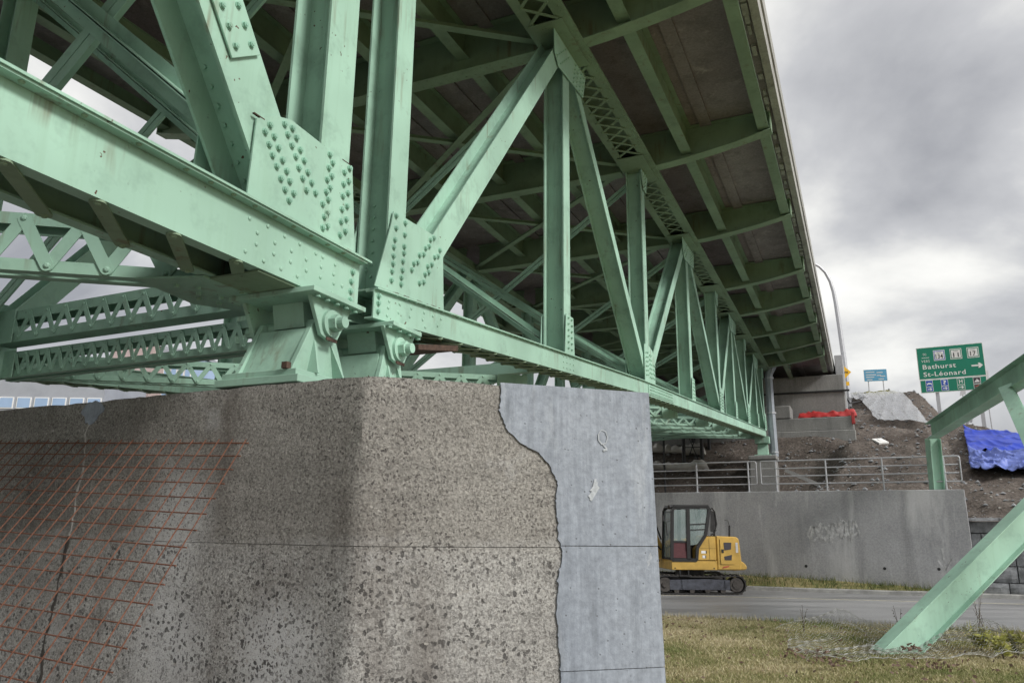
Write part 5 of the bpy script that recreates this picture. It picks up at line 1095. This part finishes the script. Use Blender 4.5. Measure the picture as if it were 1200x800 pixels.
# ================================================================== TARPS
def drape(name, corners, mat, label, cat, nu=40, nv=30, lift=0.10, wr=0.14, freq=(7, 2), thick=0.006, skew=0.0, split=None, seed=1):
    """corners: four (u,t): top-left, top-right, bottom-right, bottom-left on the embankment"""
    c = [Vector((a, b, 0)) for a, b in corners]; m = MB(); vs = []
    for i in range(nu+1):
        for j in range(nv+1):
            a, b = i/nu, j/nv; p = c[0].lerp(c[1], a).lerp(c[3].lerp(c[2], a), b)
            e = 0.04*noise.noise((a*9, b*9, seed)); p.x += e*2; p.y += e
            rg = lambda x, y, z: (1-min(1, abs(noise.noise((x, y, z)))*2.4))**2
            w = wr*(rg(a*freq[0]+b*skew, b*freq[1], seed+2)+0.55*rg(a*freq[0]*1.9-b*skew*0.7, b*freq[1]*2.1, seed+4)+0.10*rg(a*freq[0]*4-b*skew, b*freq[1]*5, seed+8))
            tz = sum(terr(p.x+0.7*math.cos(q), p.y+0.7*math.sin(q)) for q in (0, 0.9, 1.8, 2.7, 3.6, 4.5, 5.4))/7; sm = terr(p.x, p.y, False)
            vs.append(WU(p.x, p.y, max(0.15*tz+0.85*sm+0.14, terr(p.x, p.y)-lift+0.02)+lift+w))
    fs = [(i*(nv+1)+j, i*(nv+1)+j+1, (i+1)*(nv+1)+j+1, (i+1)*(nv+1)+j) for i in range(nu) for j in range(nv)]
    m.add(vs, fs); o = m.obj(name, mat, None, smooth=True, recalc=False, label=label, category=cat)
    md = o.modifiers.new('solid', 'SOLIDIFY'); md.thickness = thick; o.data.set_sharp_from_angle(angle=R(80)); return o
drape('plastic_sheet', [(-3.79, 18.2), (-1.6, 18.2), (-0.6, 10.2), (-2.6, 11.0)], 'plastic', 'crinkled translucent white plastic sheet spread down the dirt bank', 'plastic sheet', 110, 80, 0.10, 0.075, (3.4, 0.5), 0.004, 2.4)
drape('plastic_sheet', [(-5.4, 18.6), (-3.6, 18.4), (-3.1, 16.6), (-4.6, 16.9)], 'plastic', 'pale plastic sheet strip along the top of the bank', 'plastic sheet', 26, 14, 0.10, 0.14, (4, 2), 0.004, 1.0, seed=5)
drape('plastic_sheet', [(0.1, 14.6), (1.0, 14.2), (1.2, 12.9), (0.2, 13.2)], 'plastic', 'small grey plastic sheet on the crest below the green sign', 'plastic sheet', 22, 16, 0.12, 0.2, (4, 3), 0.004, 1.0, seed=9)
drape('tarpaulin', [(0.72, 12.2), (4.2, 9.2), (3.9, 6.4), (0.62, 8.3)], 'blue_tarp', 'bright blue tarpaulin spread on the right of the dirt bank', 'tarp', 90, 60, 0.12, 0.13, (2.4, 2.4), 0.006, 2.6, seed=3)
drape('tarpaulin', [(0.62, 8.25), (3.9, 6.5), (3.6, 4.9), (0.5, 5.4)], 'blue_tarp_back', 'bunched pale blue lower half of the tarpaulin on the bank', 'tarp', 110, 80, 0.10, 0.20, (4, 4), 0.006, -3.0, seed=13)
# red tarp bundle on the abutment seat
m = MB(); rs = []
for k in range(41):
    f = k/40; n = 1.15+2.35*f; h = (0.36+0.16*noise.noise((f*5, 2, 0))+0.06*noise.noise((f*17, 2, 0)))*(0.75 if 0 < k < 40 else 0.3); wd_ = 0.36
    rs.append([F(31.05+wd_*math.cos(a)*(1+0.15*noise.noise((f*8, a, 1))), n, 3.215+max(0, h*math.sin(a)*(1+0.3*noise.noise((f*9, a*2, 3)))+0.02*math.sin(a*6+f*30))) for a in np.linspace(0, math.pi, 18)])
m.rings(rs, True, True); m.obj('tarpaulin', 'red_tarp', None, smooth=True, label='red tarpaulin bundled on the concrete abutment ledge', category='tarp')
m = MB(); rs = [[F(30.58+0.05*noise.noise((k, q, 3)), 3.28+0.13*q/6+0.02*noise.noise((q, k, 9)), 3.4-k*0.07) for q in range(7)] for k in range(9)]
m.rings(rs, False, False); o = m.obj('tarpaulin_corner', 'red_tarp', None, smooth=True, recalc=False, label='loose corner of red tarpaulin hanging off the ledge end', category='tarp'); md = o.modifiers.new('solid', 'SOLIDIFY'); md.thickness = 0.01
# debris board
m = MB(); c = WU(-2.42, 7.38, terr(-2.42, 7.38)+0.08); m.box(c, (0.22, 0.05, 0.02), (-0.05, 0.2, 0.1), (0, -0.01, 0.03)); m.box(c+Vector((0.05, 0.0, 0.035)), (0.12, 0.02, 0.0), (-0.02, 0.1, 0.05), (0, -0.005, 0.012)); m.obj('foam_board', 'white_paint', None, label='small white board lying on the dirt above the railing', category='board')
# ---- under the bridge: shoring frame and wrapped bundles
sh = thing('shoring_frame', 'black steel shoring frame standing under the bridge behind the railing', 'scaffold', WU(-9.9, 7.3, terr(-9.9, 7.3)))
for u, t in ((-10.32, 7.1), (-9.54, 7.2), (-10.1, 7.9), (-9.4, 8.0)):
    m = MB(); z0 = terr(u, t)-0.1; m.tube([WU(u, t, z0), WU(u, t, 6.15)], 0.085, 8); m.obj('post', 'black', sh)
for z in (4.95, 5.35, 5.75):
    m = MB(); m.tube([WU(-10.32, 7.1, z), WU(-9.54, 7.2, z)], 0.02, 6); m.obj('rung', 'black', sh)
for a, b in ((4.8, 6.0), (6.0, 4.8)):
    m = MB(); m.tube([WU(-10.15, 7.12, a), WU(-9.72, 7.18, b)], 0.02, 6); m.obj('cross_brace', 'black', sh)
m = MB(); m.tube([WU(-10.8, 5.7, 2.95), WU(-10.8, 5.7, 5.7)], 0.045, 8); m.cyl(WU(-10.8, 5.7, 2.95), WU(-10.8, 5.7, 3.12), 0.1, 10); m.obj('prop_post', 'black', None, label='single thin black prop standing behind the left railing', category='prop')
def bundle(pts, r, label):
    m = MB(); rs = []; n = 34
    for k in range(n+1):
        f = k/n; u = pts[0][0]+(pts[1][0]-pts[0][0])*f; t = pts[0][1]+(pts[1][1]-pts[0][1])*f; z = terr(u, t, False)+0.02; rr = r*(0.7+0.7*abs(noise.noise((f*4, r*7, 2)))+0.25*noise.noise((f*15, 1, 2)))*(0.4 if k in (0, n) else 1)
        rs.append([WU(u, t, z)+wb*(rr*1.3*math.cos(a))+Zz*(rr*1.0+rr*math.sin(a)*(1+0.3*noise.noise((f*12, a, 4)))) for a in np.linspace(0, 2*math.pi, 12, endpoint=False)])
    m.rings(rs); m.obj('plastic_bundle', 'wrap', None, smooth=True, label=label, category='bundle')
bundle([(-12.6, 7.9), (-9.5, 7.65)], 0.24, 'upper white plastic-wrapped bundle lying under the bridge'); bundle([(-12.4, 7.0), (-9.2, 6.85)], 0.22, 'lower white plastic-wrapped bundle just behind the left railing')
# ================================================================== SIGNS
def text_mesh(txt, size, bold=0.0):
    cu = bpy.data.curves.new('t', 'FONT'); cu.body = txt; cu.size = size; cu.align_x = 'LEFT'; cu.extrude = 0.003; cu.offset = bold; cu.space_character = 1.12; cu.resolution_u = 3
    ob = bpy.data.objects.new('t', cu); col.objects.link(ob); dg = bpy.context.evaluated_depsgraph_get(); me = bpy.data.meshes.new_from_object(ob.evaluated_get(dg)); bpy.data.objects.remove(ob); bpy.data.curves.remove(cu); return me
class Panel:
    def __init__(s, o, x, y, n): s.o, s.x, s.y, s.n = Vector(o), Vector(x), Vector(y), Vector(n)
    def P(s, a, b, d=0.0): return s.o+s.x*a+s.y*b+s.n*d
    def rect(s, name, mat, par, a0, a1, b0, b1, d0=0.004, d1=0.008, bevel=0.0, **t):
        m = MB(); m.prism([s.P(a0, b0, d0), s.P(a1, b0, d0), s.P(a1, b1, d0), s.P(a0, b1, d0)], s.n*(d1-d0)); return m.obj(name, mat, par, bevel=bevel, **t)
    def poly(s, name, mat, par, pts, d0=0.004, d1=0.008):
        m = MB(); m.prism([s.P(a, b, d0) for a, b in pts], s.n*(d1-d0)); return m.obj(name, mat, par)
    def text(s, txt, par, a, b, h, w, mat, d=0.012, bold=0.0):
        me = text_mesh(txt, 1.0, bold); co = np.empty(len(me.vertices)*3); me.vertices.foreach_get('co', co); co = co.reshape(-1, 3); mn, mxx = co.min(0), co.max(0)
        sy = h/0.70; sx = w/(mxx[0]-mn[0])
        co[:, 0] = (co[:, 0]-mn[0])*sx; co[:, 1] *= sy; co[:, 2] = co[:, 2]*0.6; me.vertices.foreach_set('co', co.ravel()); me.materials.append(MAT[mat]); me.update()
        return link('lettering', me, s.P(a, b, d), par, basis(s.x, s.y, s.n))
    def arrow(s, par, a0, a1, b, h, mat, d=0.012):
        hl = h*0.62; k = a1-hl*1.1; return s.poly('arrow', mat, par, [(a0, b-h*0.16), (k, b-h*0.16), (k-h*0.12, b-h*0.5), (k+h*0.2, b-h*0.5), (a1, b), (k+h*0.2, b+h*0.5), (k-h*0.12, b+h*0.5), (k, b+h*0.16), (a0, b+h*0.16)], d, d+0.005)
TL = Vector((24.33, 45.0, 12.60)); TR = Vector((27.33, 43.3, 12.60)); sx = (TR-TL).normalized(); Wd = (TR-TL).length; sn_ = Vector((sx.y, -sx.x, 0)); sn_ = sn_ if sn_.y < 0 else -sn_
gs = thing('highway_sign', 'large green direction sign for Bathurst and St-Léonard on two steel posts', 'sign', (25.8, 44.2, 8.0))
pn = Panel(TL, sx, Zz, sn_)
for f in (0.25, 0.87):
    m = MB(); p = TL+sx*Wd*f-sn_*0.13; m.box((p.x, p.y, 9.4), sx*0.10, sn_*0.09, Zz*3.1); m.obj('post', 'galv', gs)
def framed(p, name, mat, par, a0, a1, b0, b1, fr_=0.035):
    o = p.rect(name, 'white_paint', par, a0, a1, b0, b1, -0.03, 0.004, 0.004); p.rect(name+'_face', mat, o, a0+fr_, a1-fr_, b0+fr_, b1-fr_, 0.005, 0.009); return o
H1 = 1.95; main_ = framed(pn, 'main_panel', 'sign_green', gs, 0, Wd, -H1, 0); low_ = framed(pn, 'service_panel', 'sign_green', gs, 0.02, Wd-0.02, -H1-0.80, -H1-0.015)
X = lambda u: Wd*u
Y = lambda v: -H1*v
pn.text('TO', main_, X(0.095), Y(0.26), 0.14, 0.20, 'white_paint'); pn.rect('rule', 'white_paint', main_, X(0.075), X(0.19), Y(0.335), Y(0.32), 0.010, 0.013); pn.text('VERS', main_, X(0.065), Y(0.47), 0.15, 0.44, 'white_paint')
for u, txt, c in ((0.345, '134', 'sign_blue'), (0.595, '11', 'sign_green'), (0.845, '17', 'sign_green')):
    o = pn.rect('route_shield', 'white_paint', main_, X(u)-0.30, X(u)+0.30, Y(0.44), Y(0.12), 0.010, 0.013); pn.rect('shield_border', c, o, X(u)-0.27, X(u)+0.27, Y(0.42), Y(0.14), 0.0135, 0.016)
    pn.rect('shield_field', 'white_paint', o, X(u)-0.235, X(u)+0.235, Y(0.40), Y(0.16), 0.0165, 0.019); pn.text(txt, o, X(u)-(0.19 if len(txt) > 2 else 0.14), Y(0.375), 0.26, 0.38 if len(txt) > 2 else 0.28, 'black', 0.022, 0.015); pn.rect('shield_bar', 'decal_grey', o, X(u)-0.12, X(u)+0.12, Y(0.215), Y(0.175), 0.0195, 0.021)
pn.text('Bathurst', main_, X(0.075), Y(0.68), 0.27, X(0.50), 'white_paint', 0.012, 0.012); pn.text('St-Léonard', main_, X(0.075), Y(0.91), 0.27, X(0.63), 'white_paint', 0.012, 0.012); pn.arrow(main_, X(0.80), X(0.965), Y(0.68), 0.30, 'white_paint')
for u, c, kind in ((0.145, 'sign_blue', 'bed'), (0.375, 'sign_blue', 'help'), (0.615, 'sign_green', 'H'), (0.85, 'sign_brown', 'hill')):
    b1 = -H1-0.06; x0 = X(u)-0.19
    o = pn.rect('service_symbol', 'white_paint', low_, x0, x0+0.38, b1-0.38, b1, 0.010, 0.013); pn.rect('symbol_field', c, o, x0+0.022, x0+0.358, b1-0.358, b1-0.022, 0.0135, 0.016)
    o2 = pn.rect('arrow_tab', 'white_paint', low_, x0, x0+0.38, b1-0.66, b1-0.40, 0.010, 0.013); pn.rect('symbol_field', c, o2, x0+0.022, x0+0.358, b1-0.638, b1-0.422, 0.0135, 0.016); pn.arrow(o2, x0+0.07, x0+0.32, b1-0.53, 0.15, 'white_paint' if kind != 'hill' else 'decal_red', 0.017)
    if kind == 'bed': pn.poly('bed_symbol', 'white_paint', o, [(x0+0.07, b1-0.29), (x0+0.10, b1-0.29), (x0+0.10, b1-0.24), (x0+0.29, b1-0.24), (x0+0.29, b1-0.29), (x0+0.32, b1-0.29), (x0+0.32, b1-0.17), (x0+0.16, b1-0.13), (x0+0.10, b1-0.19), (x0+0.07, b1-0.12)], 0.017, 0.020)
    if kind == 'help': pn.text('?', o, x0+0.11, b1-0.31, 0.25, 0.17, 'white_paint', 0.018, 0.02)
    if kind == 'H': pn.text('H', o, x0+0.10, b1-0.29, 0.22, 0.18, 'white_paint', 0.018, 0.02)
    if kind == 'hill': pn.poly('hill_symbol', 'white_paint', o, [(x0+0.05, b1-0.29), (x0+0.12, b1-0.18), (x0+0.15, b1-0.21), (x0+0.20, b1-0.08), (x0+0.26, b1-0.2), (x0+0.28, b1-0.17), (x0+0.33, b1-0.29)], 0.017, 0.020)
# backs of other signs behind
for x, y, z, h, lab in ((28.3, 47.5, 10.5, 0.42, 'grey back of a small sign below the green sign'), (29.8, 47.5, 11.3, 0.55, 'grey back of a small sign right of the green sign')):
    t = thing('small_sign', lab, 'sign', (x, y, 7)); m = MB(); m.tube([(x+0.1, y, 6.0), (x, y, z+h*0.5)], 0.035, 8); m.obj('post', 'galv', t); m = MB(); m.prism([(x-h*0.5, y-0.04, z-h*0.8), (x+h*0.45, y-0.04, z-h*0.5), (x+h*0.5, y-0.04, z+h), (x-h*0.2, y-0.04, z+h*0.3)], (0, 0.015, 0)); m.obj('plate', 'sign_back', t)
# pale blue information sign
bs = thing('information_sign', 'small pale blue information sign on two thin posts atop the bank', 'sign', (28.9, 60, 9.5))
o0 = Vector((28.06, 60, 14.4)); o1 = Vector((29.72, 59.6, 14.42)); bx_ = (o1-o0).normalized(); bn = Vector((bx_.y, -bx_.x, 0)); bn = bn if bn.y < 0 else -bn; bp = Panel(o0, bx_, Zz, bn); bW = (o1-o0).length
fp = framed(bp, 'panel', 'info_blue', bs, 0, bW, -0.95, 0, 0.02)
for a, b, w in ((0.15, -0.2, 0.65), (0.15, -0.42, 0.75), (0.15, -0.60, 0.6), (0.2, -0.80, 0.4), (0.95, -0.25, 0.45), (0.95, -0.48, 0.3), (1.2, -0.55, 0.35), (1.05, -0.78, 0.4)): bp.rect('text_line', 'decal_grey', fp, a, a+w, b-0.05, b+0.02, 0.010, 0.012)
for a in (0.30, bW-0.32):
    m = MB(); p = bp.P(a, 0, -0.06); m.tube([(p.x, p.y, 9.0), (p.x, p.y, 14.3)], 0.045, 8); m.obj('post', 'galv', bs)
# lamp post
lp = thing('street_lamp', 'tall grey curved lamp post beside the end of the bridge', 'street lamp', (17.78, 40, 8))
m = MB(); arm = [(17.80, 7.5), (17.78, 9.0), (17.73, 10.79), (17.64, 12.67), (17.56, 13.9), (17.50, 14.5), (17.37, 15.1), (17.14, 15.62), (16.84, 15.95), (16.50, 16.14), (16.1, 16.25)]
m.tube([(a, 40, b) for a, b in arm], [0.14, 0.13, 0.125, 0.115, 0.105, 0.10, 0.09, 0.08, 0.07, 0.06, 0.055], 10); m.obj('pole', 'galv', lp, smooth=True)
m = MB(); m.prism([(16.15, 39.86, 16.2), (15.5, 39.86, 16.28), (15.45, 39.86, 16.36), (15.6, 39.86, 16.44), (16.15, 39.86, 16.34)], (0, 0.28, 0)); m.obj('lamp_head', 'galv', lp, bevel=0.02)
m = MB(); m.cyl((17.8, 40, 7.6), (17.8, 40, 7.8), 0.22, 12); m.obj('base_flange', 'galv', lp)
# yellow warning sign with equipment
ys = thing('warning_sign', 'yellow diamond clearance sign at the bridge end above a white meter box', 'sign', (16.9, 38, 7))
yc = Vector((16.78, 38.0, 9.62)); yp = Panel(yc, (0.97, -0.24, 0), Zz, (-0.24, -0.97, 0)); m = MB(); m.tube([(16.62, 38.12, 6.0), (16.62, 38.12, 10.1)], 0.04, 8); m.obj('post', 'galv', ys)
dm = yp.poly('diamond', 'sign_yellow', ys, [(-0.34, 0), (0, -0.34), (0.34, 0), (0, 0.34)], 0.0, 0.01); yp.text('6 m', dm, -0.19, -0.06, 0.15, 0.38, 'black', 0.014, 0.02)
m = MB(); c = yp.P(-0.28, 0.27, 0.03); m.box(c, (0.09, 0, 0), (0, 0.05, 0), (0, 0, 0.08)); m.obj('beacon', 'black', ys)
yp.rect('tab', 'sign_yellow', ys, 0.06, 0.20, -0.68, -0.48, 0.0, 0.01)
mb_ = thing('meter_box', 'white electrical meter box on a post below the yellow diamond sign', 'meter box', (16.45, 37.6, 7)); m = MB(); m.box((16.47, 37.6, 9.1), (0.12, 0, 0), (0, 0.09, 0), (0, 0, 0.30)); m.obj('box', 'white_paint', mb_, bevel=0.01); m = MB(); m.tube([(16.46, 37.7, 6.0), (16.46, 37.7, 8.85)], 0.05, 8); m.box((16.46, 37.6, 8.76), (0.13, 0, 0), (0, 0.1, 0), (0, 0, 0.035)); m.obj('conduit', 'black', mb_)
m = MB(); m.tube([(16.5, 37.7, 8.5), (17.2, 38.6, 8.15), (18.0, 39.2, 8.35), (18.6, 39.5, 8.2), (19.4, 40, 8.35)], 0.035, 6); m.obj('cable', 'black', None, label='black cable trailing over the top of the bank beside the abutment', category='cable')
# ================================================================== FAR BUILDINGS
def building(name, x0, x1, y0, y1, h, wall, label, nw, nf, z0f, dz, ww, wh):
    t = thing(name, label, 'building', ((x0+x1)/2, (y0+y1)/2, 0)); m = MB(); m.bb(x0, x1, y0, y1, 0, h); m.obj('wall', wall, t); m = MB(); m.bb(x0-0.2, x1+0.2, y0-0.2, y1+0.2, h+0.01, h+0.35); m.obj('parapet', 'building_wall', t)
    st = (x1-x0)/nw
    for f in range(nf):
        for k in range(nw):
            c = x0+st*(k+0.5); z = z0f+f*dz; m = MB(); m.bb(c-ww/2-0.08, c+ww/2+0.08, y0-0.08, y0-0.003, z-0.08, z+wh+0.08); w = m.obj('window', 'white_paint', t)
            m = MB(); m.bb(c-ww/2, c+ww/2, y0-0.10, y0-0.082, z, z+wh); m.obj('pane', 'window_blue', w)
building('office_building', -52, -37.5, 70, 84, 15.5, 'building_wall', 'grey-blue office building with rows of windows beyond the pier at far left', 9, 5, 1.0, 2.75, 1.15, 0.9)
building('brick_building', -41.5, -37.3, 78, 90, 20.0, 'building_pink', 'pinkish building rising behind the grey office building', 3, 5, 2.5, 3.2, 0.8, 1.3)
building('glass_tower', -32.3, -29.7, 70, 76, 17.3, 'window_blue', 'narrow building with blue glass seen left of the pin bearing', 4, 6, 1.0, 2.7, 0.45, 2.2)
